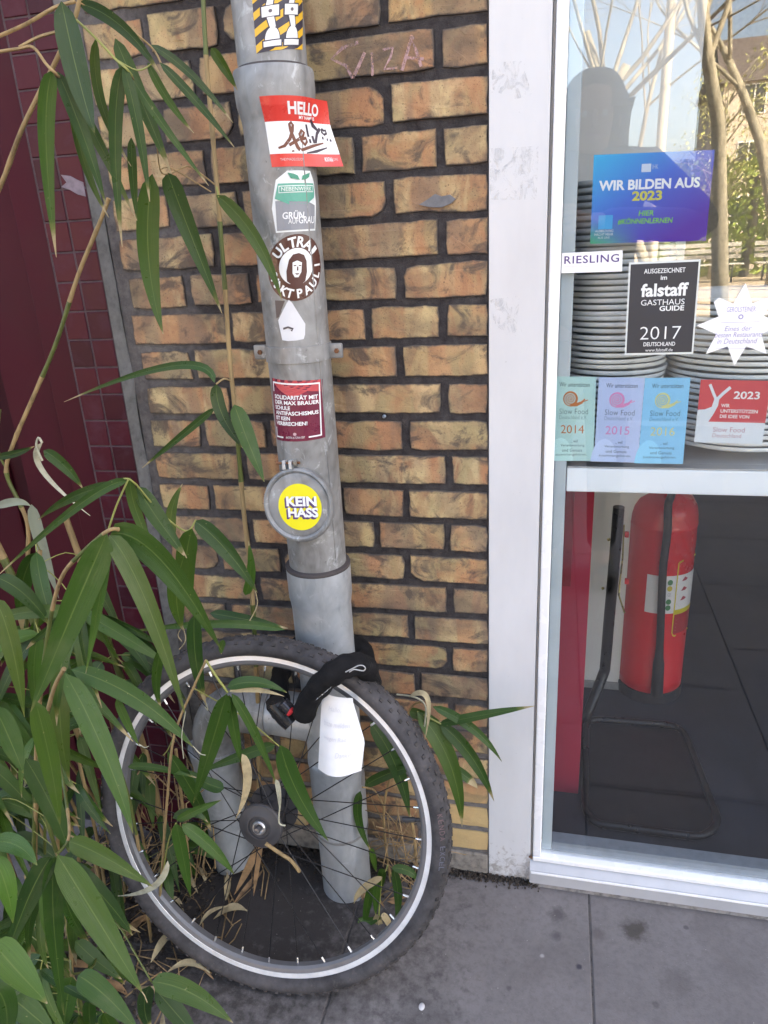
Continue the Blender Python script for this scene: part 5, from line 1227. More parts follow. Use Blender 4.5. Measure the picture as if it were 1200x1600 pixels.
# 7: leaves to the right, behind the wheel
c7 = cane('bamboo shoot behind the tyre with leaves reaching toward the window frame', (-.30, -.06, 0))
culm(c7, [(660, 1096, -.10), (640, 1110, -.085), (620, 1180, -.07), (600, 1260, -.06), (605, 1340, -.05), (612, 1372, -.04)], 5, pat=(0,))
for L in [((652, 1112), (702, 1190), (722, 1292), 42, -.11, -.15, 0, .93, None, .1), ((688, 1132), (736, 1182), (772, 1252), 28, -.11, -.12, 0, .90), ((684, 1132), (755, 1117), (836, 1103), 15, -.11, -.13, 0, .88), ((676, 1104), (738, 1138), (784, 1190), 20, -.11, -.12, 0, .97), ((640, 1112), (660, 1118), (690, 1128), 22, -.10, -.11), ((700, 1195), (730, 1215), (746, 1232), 16, -.12, -.12, 0, .6),
          ((570, 1228), (610, 1208), (660, 1196), 22, -.10, -.09), ((578, 1128), (618, 1195), (640, 1276), 34, -.09, -.10, 0, .98), ((563, 1236), (560, 1280), (580, 1330), 18, -.12, -.12), ((580, 1325), (584, 1345), (588, 1362), 10, -.12, -.12, .3)]:
    new_leaf(c7, *L)
new_leaf(c7, (640, 1088), (668, 1092), (664, 1155), 9, -.12, -.14, 0, 0, M_DEAD, .2); twig(c7, [(620, 1085, -.1), (650, 1090, -.11), (665, 1105, -.11), (662, 1140, -.12)], 3, M_PALE); twig(c7, [(652, 1112, -.1), (668, 1120, -.11), (690, 1132, -.11)], 3, M_TWIG)
twig(c7, [(600, 1260, -.06), (585, 1235, -.09), (566, 1230, -.11)], 2.5); twig(c7, [(588, 1130, -.08), (612, 1170, -.08), (628, 1240, -.08), (645, 1290, -.08), (650, 1345, -.06)], 5)
# 8: low tuft at the foot of the right pipe leg
c8 = cane('low bamboo tuft at the foot of the standpipe inside the wheel', (-.36, -.15, 0))
for L in [((598, 1370), (566, 1390), (553, 1412), 12, -.16, -.18, 0, 0), ((584, 1374), (574, 1415), (569, 1452), 14, -.16, -.17, .4), ((592, 1372), (588, 1400), (587, 1432), 13, -.16, -.17, .3), ((614, 1356), (622, 1400), (618, 1442), 18, -.14, -.15), ((612, 1356), (640, 1362), (652, 1378), 14, -.14, -.14), ((600, 1358), (596, 1372), (596, 1392), 14, -.15, -.15), ((590, 1428), (584, 1450), (582, 1470), 9, -.17, -.17, 0, 0), ((596, 1428), (606, 1440), (612, 1458), 11, -.17, -.17, 0, 0), ((592, 1430), (596, 1450), (602, 1462), 8, -.17, -.17, 0, 0), ((560, 1435), (575, 1440), (600, 1430), 14, -.17, -.17)]:
    new_leaf(c8, *L)
twig(c8, [(606, 1352, -.13), (602, 1362, -.14), (596, 1376, -.15), (592, 1430, -.17)], 2.5, M_TWIG); twig(c8, [(606, 1352, -.13), (608, 1366, -.12), (610, 1378, -.12)], 3, M_TAN)
# 9: bottom left fan
c9 = cane('bamboo shoot low at the left with a drooping fan of bluish green blades', (-.80, -.50, 0))
culm(c9, [(88, 1335, -.60), (104, 1318, -.58), (108, 1290, -.56), (98, 1220, -.50), (80, 1160, -.46), (70, 1300, -.40), (72, 1420, -.36)], 6, pat=(1, 0))
for L in [((80, 1338), (46, 1400), (8, 1500), 48, -.62, -.68, .0, .995, None, .15), ((85, 1338), (84, 1440), (100, 1586), 42, -.62, -.66, 0, .995, None, .1), ((90, 1336), (154, 1440), (223, 1552), 60, -.62, -.66, .1, .985, None, -.1), ((108, 1315), (160, 1338), (240, 1386), 42, -.59, -.58, 0, .97), ((98, 1345), (160, 1400), (207, 1462), 34, -.60, -.58, 0, .96),
          ((40, 1185), (82, 1262), (108, 1332), 46, -.50, -.52, 0, .99), ((-8, 1315), (28, 1322), (58, 1352), 38, -.64, -.66, .5, .99), ((-10, 1340), (10, 1385), (20, 1442), 44, -.66, -.68, .9, .99), ((-12, 1472), (26, 1515), (74, 1568), 66, -.74, -.76, .6, .97), ((20, 1560), (50, 1585), (90, 1620), 50, -.70, -.7, .1), ((-10, 1540), (10, 1580), (5, 1640), 50, -.72, -.72, .2)]:
    new_leaf(c9, *L)
twig(c9, [(222, 1550, -.66), (226, 1556, -.66), (230, 1566, -.66)], 1.6, M_DEAD)
# 10: bottom fan on the pavement edge
c10 = cane('bamboo sprig spreading over the pavement at the bottom edge left of centre', (-.62, -.52, 0))
culm(c10, [(110, 1500, -.55), (116, 1522, -.56), (150, 1500, -.5), (120, 1440, -.44), (100, 1420, -.40)], 4, pat=(1,))
culm(c10, [(205, 1480, -.54), (236, 1532, -.56), (228, 1520, -.54), (180, 1440, -.48), (140, 1420, -.42)], 3, pat=(1,))
for L in [((238, 1534), (298, 1552), (364, 1598), 46, -.57, -.58, 0, .97, None, -.2), ((234, 1540), (226, 1575), (238, 1612), 30, -.57, -.58, 0, .85), ((242, 1545), (280, 1588), (312, 1626), 36, -.57, -.58), ((122, 1524), (164, 1556), (218, 1612), 50, -.58, -.60, .2, .99), ((112, 1526), (104, 1566), (98, 1622), 40, -.58, -.6, .2), ((140, 1560), (140, 1590), (146, 1625), 26, -.58, -.58), ((118, 1470), (150, 1500), (190, 1530), 30, -.5, -.5)]:
    new_leaf(c10, *L)
# filler canes and leaves deep in the clump
for ci, (bx, by, lab) in enumerate(((-.92, -.22, 'thick tan bamboo cane at the back of the clump by the door'), (-.86, -.12, 'straight dry bamboo cane closest to the tiled strip'), (-1.0, -.40, 'bamboo cane at the far left edge of the clump'))):
    ck = cane(lab, (bx, by, 0)); top = Vector((bx-.10+.05*ci, by-.02, 1.02-.12*ci))
    P = catmull([Vector((bx, by, -.01)), Vector((bx+.015, by-.01, .3)), Vector((bx-.02, by-.015, .65)), top], 6)
    G().tube(P, [.0075 - .0015*i/len(P) + (.0012 if i % 5 == 0 else 0) for i in range(len(P))], 9, True, 0, [(0, 0, 1)[(i//5) % 3] for i in range(len(P))]).make('culm', [M_TAN, M_CULM], ck, 60)
    for k in range(26):
        z = random.uniform(.08, .72) if ci < 2 else random.uniform(.05, .6); t = z/1.0; i = min(len(P)-2, int(t*len(P))); p0 = P[i]
        az = random.uniform(-2.6, .6); ln = random.uniform(.10, .20); out = Vector((math.cos(az), math.sin(az)*.8, 0))
        A = p0+out*random.uniform(.01, .05); 
        if A.y > -.04: A.y = -.04
        C = A+out*ln*.65+Vector((0, 0, -ln*random.uniform(.4, 1.0))); C.y = min(C.y, -.03); C.x = max(-1.2, min(C.x, -.66)); C.z = max(C.z, .012)
        B = (A+C)/2+Vector((0, 0, ln*.16)) 
        if B.z < .02: B.z = .02
        g = leaf_geo(A, B, C, random.uniform(.016, .030), random.uniform(-.7, .7)); o = g.make('leaf', M_LEAF, ck, True); o.color = (random.choice((0, 0, 0, .3)), 0, 0, random.uniform(.85, 1.02))
        G().tube([p0, A], .0009, 5).make('twig', M_TWIG, ck)
    for k in range(5):
        a = random.uniform(-.09, .09); P2 = [Vector((bx+a, by-random.uniform(0, .12), -.01)), Vector((bx+a*1.3, by-.05, .2)), Vector((bx+a*1.7+random.uniform(-.04, .04), by-.08, random.uniform(.35, .62)))]
        G().tube(catmull(P2, 4), .0034, 7).make('dry_stem', M_TAN, ck, 60)

# dense mid layer of the clump
rl = random.Random(23)
for ci, (lab, base, n, xr, yr, dep) in enumerate((('leafy bamboo cane in the lower left of the clump, behind the bluish fan', (-.88, -.46, 0), 58, (-25, 165), (1120, 1590), (-.50, -.34)), ('leafy bamboo cane at the left edge between the wide fan and the door', (-1.0, -.34, 0), 42, (-25, 150), (860, 1260), (-.42, -.22)),
                                                 ('leafy bamboo cane close to the left side of the tyre', (-.80, -.30, 0), 12, (90, 175), (940, 1130), (-.30, -.18)), ('low leafy bamboo cane touching the pavement in the bottom left corner', (-.76, -.56, 0), 40, (-20, 130), (1380, 1600), (-.60, -.46)))):
    ck = cane(lab, base); yy = sum(dep)/2
    xm, ym = sum(xr)/2, yr[0]
    top = at(xm, ym, yy); bb = Vector(base)
    P = catmull([bb+Vector((0, 0, -.01)), bb.lerp(top, .4)+Vector((.015, 0, .02)), bb.lerp(top, .75)+Vector((-.01, -.01, 0)), top], 6)
    G().tube(P, [.0036]*len(P), 8, True, 0, [(0, 1, 1)[(i//5) % 3] for i in range(len(P))]).make('culm', [M_TAN, M_CULM], ck, 60)
    k = 0
    while k < n:
        nx, ny, nd = rl.uniform(*xr), rl.uniform(*yr), rl.uniform(*dep); A = at(nx, ny, nd)
        near = min(P, key=lambda q: (q-A).length); fan = rl.randint(2, 4)
        G().tube(catmull([near, near.lerp(A, .6)+Vector((0, 0, .015)), A], 3), .0009, 5).make('twig', M_TWIG, ck, 60)
        a0 = rl.uniform(-.5, .5)
        for j in range(fan):
            a = a0 + (j-(fan-1)/2)*rl.uniform(.35, .7); ln = rl.uniform(.10, .19)
            d = Vector((math.sin(a)*1.0, rl.uniform(-.5, .25), -math.cos(a)*rl.uniform(.5, 1.0))).normalized()
            C = A+d*ln; B = A+d*ln*.5+Vector((0, -.01, ln*rl.uniform(.04, .16)))
            if C.z < .012: C.z = .012; B.z = max(B.z, .02)
            if C.y > -.03: C.y = -.03
            o = leaf_geo(A, B, C, ln*rl.uniform(.11, .17), rl.uniform(-.9, .9)).make('leaf', M_LEAF, ck, True); o.color = (rl.choice((0, 0, 0, .2, .5)), 0, 0, rl.uniform(.80, .98)); k += 1
# unseen canes carry the clump on leftwards, added to shade that side
for ci in range(5):
    bx, by = -1.32-.16*ci+.05*(ci % 2), -.25-.2*(ci % 3); ck = cane(('tall leafy bamboo cane outside the left edge, nearest the door frame', 'tall leafy bamboo cane outside the left edge, second from the door frame', 'tall leafy bamboo cane in the middle of the outer clump', 'tall leafy bamboo cane second from the outer end of the clump', 'tall leafy bamboo cane at the outer end of the clump')[ci], (bx, by, 0))
    P = catmull([Vector((bx, by, -.01)), Vector((bx+.02, by, .7)), Vector((bx-.02, by-.04, 1.5)), Vector((bx+.05, by-.1, 2.3))], 8); G().tube(P, .006, 8, True, 0, [(0, 1, 1)[(i//4) % 3] for i in range(len(P))]).make('culm', [M_TAN, M_CULM], ck, 60)
    for k in range(60):
        p0 = P[rl.randint(4, len(P)-1)]; az = rl.uniform(0, 6.28); A = p0+Vector((math.cos(az), math.sin(az), .2))*rl.uniform(.02, .16); A.y = min(A.y, -.05); A.x = min(A.x, -1.16)
        ln = rl.uniform(.13, .22); a = rl.uniform(-.9, .9); d = Vector((math.sin(a), rl.uniform(-.5, .5), -.8)).normalized(); C = A+d*ln; C.x = min(C.x, -1.12); C.y = min(C.y, -.04)
        leaf_geo(A, (A+C)/2+Vector((0, 0, .02)), C, rl.uniform(.02, .034), rl.uniform(-.9, .9), nl=8).make('leaf', M_LEAF, ck, True).color = (0, 0, 0, rl.uniform(.85, 1.0))
        G().tube([p0, A], .0009, 4).make('twig', M_TWIG, ck)

# dry straw, fallen leaves
def straw(name, n, gen, rmin, rmax):
    g = G()
    for _ in range(n):
        a, b = gen(); m_1 = (a+b)/2+Vector((random.gauss(0, .012), random.gauss(0, .012), abs(random.gauss(0, .008))))
        for q in (a, b, m_1):
            q.z = max(q.z, .002); q.y = min(q.y, -.008)
        g.tube([a, m_1, b], random.uniform(rmin, rmax), 5)
    return g.make(name, plain('dry straw', (.27, .18, .09), .8, 0, .4, 40), None, True, kind='stuff')
def gen1():
    c = Vector((random.gauss(-.80, .055), random.uniform(-.20, -.05), random.uniform(.01, .28)))
    d = Vector((random.gauss(0, .04), random.gauss(0, .03), random.gauss(.05, .06))); return c-d, c+d
straw('dry_straw', 55, gen1, .0008, .0022)
def gen2():
    c = Vector((random.gauss(-.30, .035), random.uniform(-.10, -.03), random.uniform(.0, .20)))
    d = Vector((random.gauss(0, .03), random.gauss(0, .02), random.gauss(.03, .045))); return c-d, c+d
straw('dry_straw', 45, gen2, .0007, .0016)
def gen3():
    c = Vector((random.uniform(-1.15, -.62), random.uniform(-.50, -.04), .006)); a = random.random()*PI; d = Vector((math.cos(a), math.sin(a), .1))*random.uniform(.02, .06); return c-d, c+d
straw('dry_straw', 110, gen3, .0007, .0018)
def fallen(label, p, ln, wd, ang, lift, mat, n_='fallen_leaf', group='fallen bamboo leaves'):
    d = Vector((math.cos(ang), math.sin(ang), 0)); A = Vector((0, 0, 0)); C = d*ln+Vector((0, 0, lift)); B = C*.5+Vector((random.gauss(0, .006), random.gauss(0, .006), lift*.3+.006))
    # a blade lying down, seen from above
    g = G(); nl = 8; s = Vector((-d.y, d.x, .35)).normalized()
    for i in range(nl+1):
        t = i/nl; q = bez(A, B, C, t); w_ = max(.0006, math.sin(PI*t**.8)*wd/2); tw = Vector((0, 0, 1))*math.sin(5*t)*.25*wd
        g.v += [q-s*w_+tw, q+Vector((0, 0, -.15*w_)), q+s*w_+tw]
    for i in range(nl):
        for k in range(2): a = 3*i+k; g.f.append((a, a+1, a+4, a+3)); g.m.append(0)
    mz = min(v.z for v in g.v)
    for v in g.v: v.z -= mz
    o = g.make(n_, mat, None, True); o.location = (p[0], p[1], p[2]); tag(o, label, 'leaf', group); return o
M_BRL = plain('brown litter leaf', (.27, .165, .085), .85, 0, .35, 50)
lab_ = {0: 'curled brown bamboo leaf lying in the litter left of the wheel', 1: 'bleached bamboo leaf lying in the litter left of the wheel'}
for i in range(46):
    k = i % 2
    fx, fy = random.uniform(-1.08, -.66), random.uniform(.05, .52)
    where = ('by the maroon door', 'beside the tiled strip', 'before the bricks', 'left of the tyre')[min(3, int((fx+1.08)/.105))] + (', close to the wall', ', midway out', ', far from the wall')[min(2, int((fy-.05)/.16))]
    fallen(('curled brown', 'bleached')[k]+' bamboo leaf in the litter '+where, (fx, -fy, random.uniform(.001, .02)), random.uniform(.05, .11), random.uniform(.008, .018), random.random()*6.3, random.uniform(0, .02), (M_BRL, M_DEAD)[k])
g = G()
for i in range(14):
    c = Vector((random.uniform(-.40, -.22), -random.uniform(.03, .13), random.uniform(.003, .012))); an = random.random()*6.3; d = Vector((math.cos(an), math.sin(an), random.uniform(-.1, .3)))*random.uniform(.012, .026); sd_ = Vector((-d.y, d.x, .3*d.length)).normalized()*random.uniform(.003, .006)
    v = [c-d, c-d*.3+sd_, c+d*.4+sd_*.8, c+d, c+d*.3-sd_, c-d*.4-sd_]
    for q in v: q.z = max(q.z, .0015)
    g.add(v, [(0, 1, 5), (1, 2, 4, 5), (2, 3, 4)])
g.make('leaf_scraps', M_BRL, None, False, kind='stuff')
# broad dead leaf caught on the rim
o = leaf_geo(at(262, 1345, -.40), at(240, 1385, -.405), at(184, 1400, -.40), .012, .3).make('caught_leaf', M_PALE, None, True); tag(o, 'bleached bent leaf caught on the left of the tyre', 'leaf')
for (a, b, c, wpx, y) in (((408, 1250), (404, 1330), (396, 1400), 12, -.22), ((432, 1200), (428, 1260), (427, 1310), 10, -.14), ((404, 1320), (386, 1360), (366, 1398), 12, -.25)):
    o = leaf_geo(at(*a, y), at(*b, y-.005), at(*c, y), span(wpx, at(*b, y)), .2).make('hanging_dead_leaf', M_BRL, None, True); tag(o, {408: 'long dry brown leaf hanging straight below the hub', 432: 'small dry brown leaf hanging behind the hub, right of its centre', 404: 'split dry brown leaf slanting left below the hub'}[a[0]], 'leaf', 'dead leaves under the hub')
o = G().tube(catmull([at(415, 1318, -.33), at(440, 1335, -.33), at(455, 1345, -.33), at(468, 1362, -.33)], 4), [.0035]*13, 7).make('dry_stalk', M_TAN, None, True); tag(o, 'short orange tan stalk poking out below the hub', 'stalk')

# ------------------------------------------------------------------ the photographer, seen as a reflection
def skin_mesh(name, nodes, edges, mat, parent, sub=1, root=0):
    me = bpy.data.meshes.new(name); me.from_pydata([tuple(p[:3]) for p in nodes], edges, [])
    o = bpy.data.objects.new(name, me); COL.objects.link(o); o.parent = parent; me.materials.append(mat)
    o.modifiers.new('skin', 'SKIN')
    bpy.context.view_layer.update()
    if not me.skin_vertices: 
        bpy.context.view_layer.objects.active = o; bpy.ops.mesh.customdata_skin_add()
    for i, p in enumerate(nodes):
        sv = me.skin_vertices[0].data[i]; r = p[3]; sv.radius = r if isinstance(r, tuple) else (r, r); sv.use_root = (i == root)
    o.modifiers['skin'].use_smooth_shade = True
    s = o.modifiers.new('sub', 'SUBSURF'); s.levels = sub; s.render_levels = sub
    return o
px_, py_ = .098, -1.62
PS = thing('person', 'person in a dark coat holding up a small camera, facing the shop window', 'person', (px_, py_, 0))
M_SKIN = plain('skin', (.34, .21, .155), .5, 0, .05, 20); M_COAT = plain('dark coat', (.022, .022, .026), .85, 0, .2, 30); M_HAIR = plain('dark brown hair', (.020, .014, .010), .55, 0, .3, 80); M_TROU = plain('dark trousers', (.018, .020, .028), .85, 0, .2, 40); M_SHOE = plain('black shoe', (.015, .015, .016), .45)
def arm(s):                                                     # shoulder, elbow, wrist
    return (Vector((s*.185, .0, 1.50)), Vector((s*.36 + (.02 if s > 0 else -.06), .06, 1.31)), Vector((-.12 + s*.085, .275, 1.345)))
N = [(0, 0, .98, (.15, .11)), (0, .0, 1.12, (.13, .10)), (0, 0, 1.30, (.155, .11)), (0, 0, 1.46, (.13, .085)), (0, .0, 1.535, (.055, .058)), (0, .02, 1.585, (.056, .06)), (0, .03, 1.65, (.072, .085)), (0, .025, 1.715, (.078, .092)), (0, .02, 1.765, (.058, .070))]
E = [(i, i+1) for i in range(8)]
def addn(p, r, par):
    N.append((p[0], p[1], p[2], r)); E.append((par, len(N)-1)); return len(N)-1
for s in (-1, 1):
    sh, elb, wr = arm(s); a = addn(sh, .058, 3); b = addn(sh.lerp(elb, .5), .048, a); c = addn(elb, .042, b); d = addn(elb.lerp(wr, .5), .037, c); e = addn(wr, (.028, .022), d)
    pd = Vector((-s*.02, .06, .012)); pm = addn(wr+pd*.6, (.036, .017), e); pk = addn(wr+pd*1.1, (.038, .015), pm)
    for k in range(4):
        o_ = Vector((0, 0, .030-.020*k)); b0_ = wr+pd*1.15+o_; L_ = (.030, .034, .032, .025)[k]
        f1 = addn(b0_+Vector((-s*.004, L_*.6, 0)), .0088, pk); f2 = addn(b0_+Vector((-s*.024, L_*1.0, 0)), .0082, f1); addn(b0_+Vector((-s*.044, L_*.8, 0)), .0072, f2)
    t1 = addn(wr+Vector((-s*.022, .022, -.018)), .012, e); t2 = addn(wr+Vector((-s*.045, .040, -.020)), .0105, t1); addn(wr+Vector((-s*.062, .050, -.010)), .009, t2)
    h = addn((s*.09, 0, .93), (.088, .09), 0); kn_ = addn((s*.10, .01, .50), .056, h); an = addn((s*.105, -.01, .10), .040, kn_); addn((s*.11, .10, .045), (.040, .030), an)
body = skin_mesh('body', N, E, M_SKIN, PS)
cN = [(0, 0, .90, (.185, .135)), (0, 0, 1.12, (.165, .13)), (0, 0, 1.32, (.180, .132)), (0, 0, 1.47, (.150, .105)), (0, 0, 1.53, (.075, .075))]; cE = [(0, 1), (1, 2), (2, 3), (3, 4)]
for s in (-1, 1):
    sh, elb, wr = arm(s); pr = 3
    for p, r in ((sh, .080), (sh.lerp(elb, .5), .068), (elb, .062), (elb.lerp(wr, .5), .055), (elb.lerp(wr, .88), .047)):
        cN.append((p.x, p.y, p.z, r)); cE.append((pr, len(cN)-1)); pr = len(cN)-1
skin_mesh('coat', cN, cE, M_COAT, PS)
tN = [(0, 0, .96, (.165, .125))]; tE = []
for s in (-1, 1):
    pr = 0
    for p, r in (((s*.09, 0, .88), .105), ((s*.10, .01, .50), .075), ((s*.105, -.005, .09), .060)):
        tN.append((*p, r)); tE.append((pr, len(tN)-1)); pr = len(tN)-1
skin_mesh('trousers', tN, tE, M_TROU, PS)
for s in (-1, 1): G().bbox(s*.11-.046, s*.11+.046, -.08, .19, .0, .085, .03, 3).make('shoe', M_SHOE, PS, True, world=False)
hN = [(0, -.035, 1.62, (.125, .080)), (0, -.02, 1.71, (.120, .110)), (0, .0, 1.770, (.098, .09)), (0, -.005, 1.815, (.055, .05)), (0, -.055, 1.52, (.145, .065)), (0, -.06, 1.42, (.12, .050))]
skin_mesh('hair', hN, [(0, 1), (1, 2), (2, 3), (0, 4), (4, 5)], M_HAIR, PS, 2)
for s in (-1, 1):
    G().lathe([(.0001, .010), (.007, .008), (.0095, 0), (.007, -.008), (.0001, -.010)], 14, Matrix.Translation((s*.031, .108, 1.665))).make('eye', plain('eye', (.5, .5, .5), .2), PS, True, world=False)
    G().lathe([(.0001, .005), (.014, .003), (.022, -.002), (.014, -.005)], 12, Matrix.Translation((s*.083, .02, 1.655)) @ Matrix.Rotation(PI/2, 4, 'Y') @ Matrix.Scale(1.4, 4, (1, 0, 0))).make('ear', M_SKIN, PS, True, world=False)
G().tube([(0, .110, 1.672), (0, .128, 1.640), (0, .118, 1.628)], [.008, .013, .011], 10).make('nose', M_SKIN, PS, True, world=False)
G().tube([(-.024, .104, 1.600), (-.01, .112, 1.602), (.01, .112, 1.602), (.024, .104, 1.600)], [.003, .006, .006, .003], 8).make('mouth', plain('lips', (.38, .16, .14), .5), PS, True, world=False)
PS.scale = (1.04, 1.04, 1.04)
CP = thing('compact_camera', 'small black camera held up in both hands by the person', 'camera', (0, -1.31, 1.385))
G().bbox(-.05, .05, -.012, .012, .005, .066, .005).make('camera_body', plain('camera black', (.02, .02, .022), .4), CP, False, world=False)
G().lathe([(.024, .0), (.024, .012), (.020, .018), (.017, .018), (.016, .012), (.0001, .011)], 28, Matrix.Translation((0, .0125, .036)) @ Matrix.Rotation(-PI/2, 4, 'X')).make('lens', plain('lens barrel', (.05, .05, .055), .3, .4), CP, 40, world=False)
G().bbox(.02, .036, -.006, .006, .0662, .0702, .002).make('shutter_button', M_AXLE, CP, False, world=False)

# ------------------------------------------------------------------ across the street: bare trees, hedge, houses
M_BARK = plain('sunlit bark', (.36, .32, .24), .95, 0, .35, 9, .6, .2, (1, 1, .3)); M_TWG = plain('fine twigs', (.17, .13, .085), .95)
def tree(x, y, h, r, label, seed, lean=(0, 0), fork=None, rate=1.0, up=.9):
    rn = random.Random(seed); T = thing('bare_tree', label, 'tree', (x, y, 0), group='bare trees across the street')
    trunk = G(); crown = G()
    def branch(p, d, ln, rd, lv, g):
        pts = [p]; rr = [rd]; n = 5 if lv < 2 else 3
        for i in range(n):
            d = (d + Vector((rn.gauss(0, .10), rn.gauss(0, .10), rn.gauss(.02, .06)))).normalized(); p = p+d*ln/n; pts.append(p); rr.append(max(.004, rd*(1-.5*(i+1)/n)))
        g.tube(pts, rr, 9 if lv == 0 else (6 if lv < 3 else 4), lv == 0)
        if lv >= 5 or rd < .006: return
        k = (4, 6, 6, 5, 4)[min(lv, 4)]
        for j in range(k):
            t = rn.uniform(.45, 1.0) if lv else rn.uniform(.75, 1.0); i = min(n-1, int(t*n)); q = pts[i].lerp(pts[i+1], t*n-i)
            a = rn.uniform(0, 2*PI); sp = rn.uniform(.35, .85); e = d.orthogonal().normalized(); e2 = d.cross(e)
            nd = (d*up + (e*math.cos(a)+e2*math.sin(a))*sp + Vector((0, 0, .25))).normalized()
            branch(q, nd, ln*rn.uniform(.52, .78), rr[i]*rn.uniform(.32, .58), lv+1, crown)
    branch(Vector((0, 0, -.05)), Vector((lean[0], lean[1], 1)).normalized(), h*.38, r, 0, trunk)
    trunk.make('trunk', M_BARK, T, True, world=False); crown.make('crown', M_TWG if False else M_BARK, T, True, world=False)
# mirror positions: the pane shows a point of the street at its x, with y reflected
for a in ((-.1, -13.5, 11, .14, 'forked bare tree reflected at the left of the pane', 3, (.03, 0)), (1.15, -17, 13, .07, 'slender pale bare tree with fine twigs', 8, (.0, 0)), (1.45, -12.0, 12, .10, 'straight bare tree standing before the lamp post', 5, (.02, 0)),
          (2.35, -10.6, 12, .13, 'leaning thick bare tree in front of the brick house', 12, (.05, 0)), (4.6, -17, 13, .16, 'bare tree with a dark trunk before the hedge', 21, (.08, 0)), (3.75, -12.5, 12, .12, 'bare tree whose low limb sweeps sideways', 33, (-.06, 0)), (6.6, -15, 13, .22, 'bare tree beyond the sandy path on the right', 40, (0, 0)),
          (-3.8, -15, 13, .22, 'bare tree far to the left of the park', 51, (0, 0)), (-7.5, -19, 13, .22, 'bare tree at the left end of the park row', 61, (0, 0)), (10, -18, 13, .22, 'bare tree at the right end of the park row', 71, (0, 0))):
    tree(*a)
LP = thing('lamp_post', 'pale slim lamp post between the bare trees', 'lamp post', (1.62, -13.2, 0))
M_LPOST = plain('pale lamp post', (.50, .44, .33), .6, 0, .06, 3)
G().lathe([(.11, 0), (.11, .5), (.085, .55), (.075, 6.0)], 18).make('post', M_LPOST, LP, 40, world=False)
G().tube([(0, 0, 6), (0, .05, 6.5), (0, .5, 6.8), (0, 1.0, 6.8)], [.06, .05, .045, .04], 10).make('arm', M_LPOST, LP, True, world=False)
G().bbox(-.12, .12, .75, 1.35, 6.72, 6.86, .04).make('lamp_head', plain('lamp head grey', (.3, .3, .3), .5), LP, False, world=False)
# young leaves breaking on the shrubs and low trees beyond the path
M_YLF = plain('young yellow green leaves', (.46, .47, .16), .8, 0, .4, 2)
for i, (x, y, h, r) in enumerate(((3.9, -20.2, 5.2, 1.3), (6.2, -22.5, 6.5, 1.9), (8.8, -22.0, 6.0, 1.8))):
    B_ = thing('leafing_tree', ('small tree coming into yellow green leaf, nearest the lamp post', 'wider tree coming into yellow green leaf behind the hedge', 'tree coming into yellow green leaf at the right of the hedge')[i], 'tree', (x, y, 0), group='trees coming into leaf')
    rn2 = random.Random(90+i); G().tube([(0, 0, 0), (.05, .02, h*.3), (-.03, 0, h*.6), (0, 0, h*.85)], [.09, .075, .05, .02], 8).make('trunk', M_BARK, B_, True, world=False)
    cg2 = G(); lg2 = G()
    for k in range(40):
        a_ = rn2.uniform(0, 6.28); z0 = rn2.uniform(.3, .8)*h; e_ = Vector((math.cos(a_)*r*rn2.uniform(.4, 1), math.sin(a_)*r*rn2.uniform(.4, 1), z0+rn2.uniform(.2, 1.4)))
        s_ = Vector((0, 0, z0)); cg2.tube([s_, s_.lerp(e_, .5)+Vector((0, 0, .1)), e_], [.022, .014, .005], 4)
        for j in range(45):
            c = s_.lerp(e_, rn2.uniform(.35, 1.05))+Vector((rn2.gauss(0, .16), rn2.gauss(0, .16), rn2.gauss(0, .16))); n_ = Vector((rn2.gauss(0, 1), rn2.gauss(0, 1), rn2.gauss(0, 1))).normalized(); b = n_.orthogonal().normalized(); s = rn2.uniform(.025, .06); t_ = n_.cross(b)
            lg2.add([c-b*s, c+t_*s*.5, c+b*s, c-t_*s*.5], [(0, 1, 2, 3)])
    cg2.make('branches', M_BARK, B_, True, world=False); q_ = lg2.make('foliage', M_YLF, B_, world=False); q_['kind'] = 'stuff'
# hedge
HD = thing('hedge', 'bright green clipped hedge across the park', 'hedge', (5, -21, 0))
hg = G(); rn = random.Random(4)
for _ in range(9000):
    c = Vector((rn.uniform(2.6, 15), -21+rn.gauss(0, .5), rn.uniform(.1, 2.9)))
    if abs(c.y+21) > .8: continue
    a = Vector((rn.gauss(0, 1), rn.gauss(0, 1), rn.gauss(0, 1))).normalized(); b = a.orthogonal().normalized(); s = rn.uniform(.06, .13)
    hg.add([c-a*s-b*s*.5, c+a*s-b*s*.5, c+a*s+b*s*.5, c-a*s+b*s*.5], [(0, 1, 2, 3)])
l_ = hg.make('leaf_mass', plain('hedge leaves', (.40, .50, .12), .7, 0, .5, 5), HD); l_['kind'] = 'stuff'
G().tube([(4.8, -20.7, 0), (4.9, -20.7, 1.4), (4.85, -20.8, 2.6)], [.12, .11, .09], 9).make('stem', plain('dark trunk', (.06, .05, .035), .9), HD)
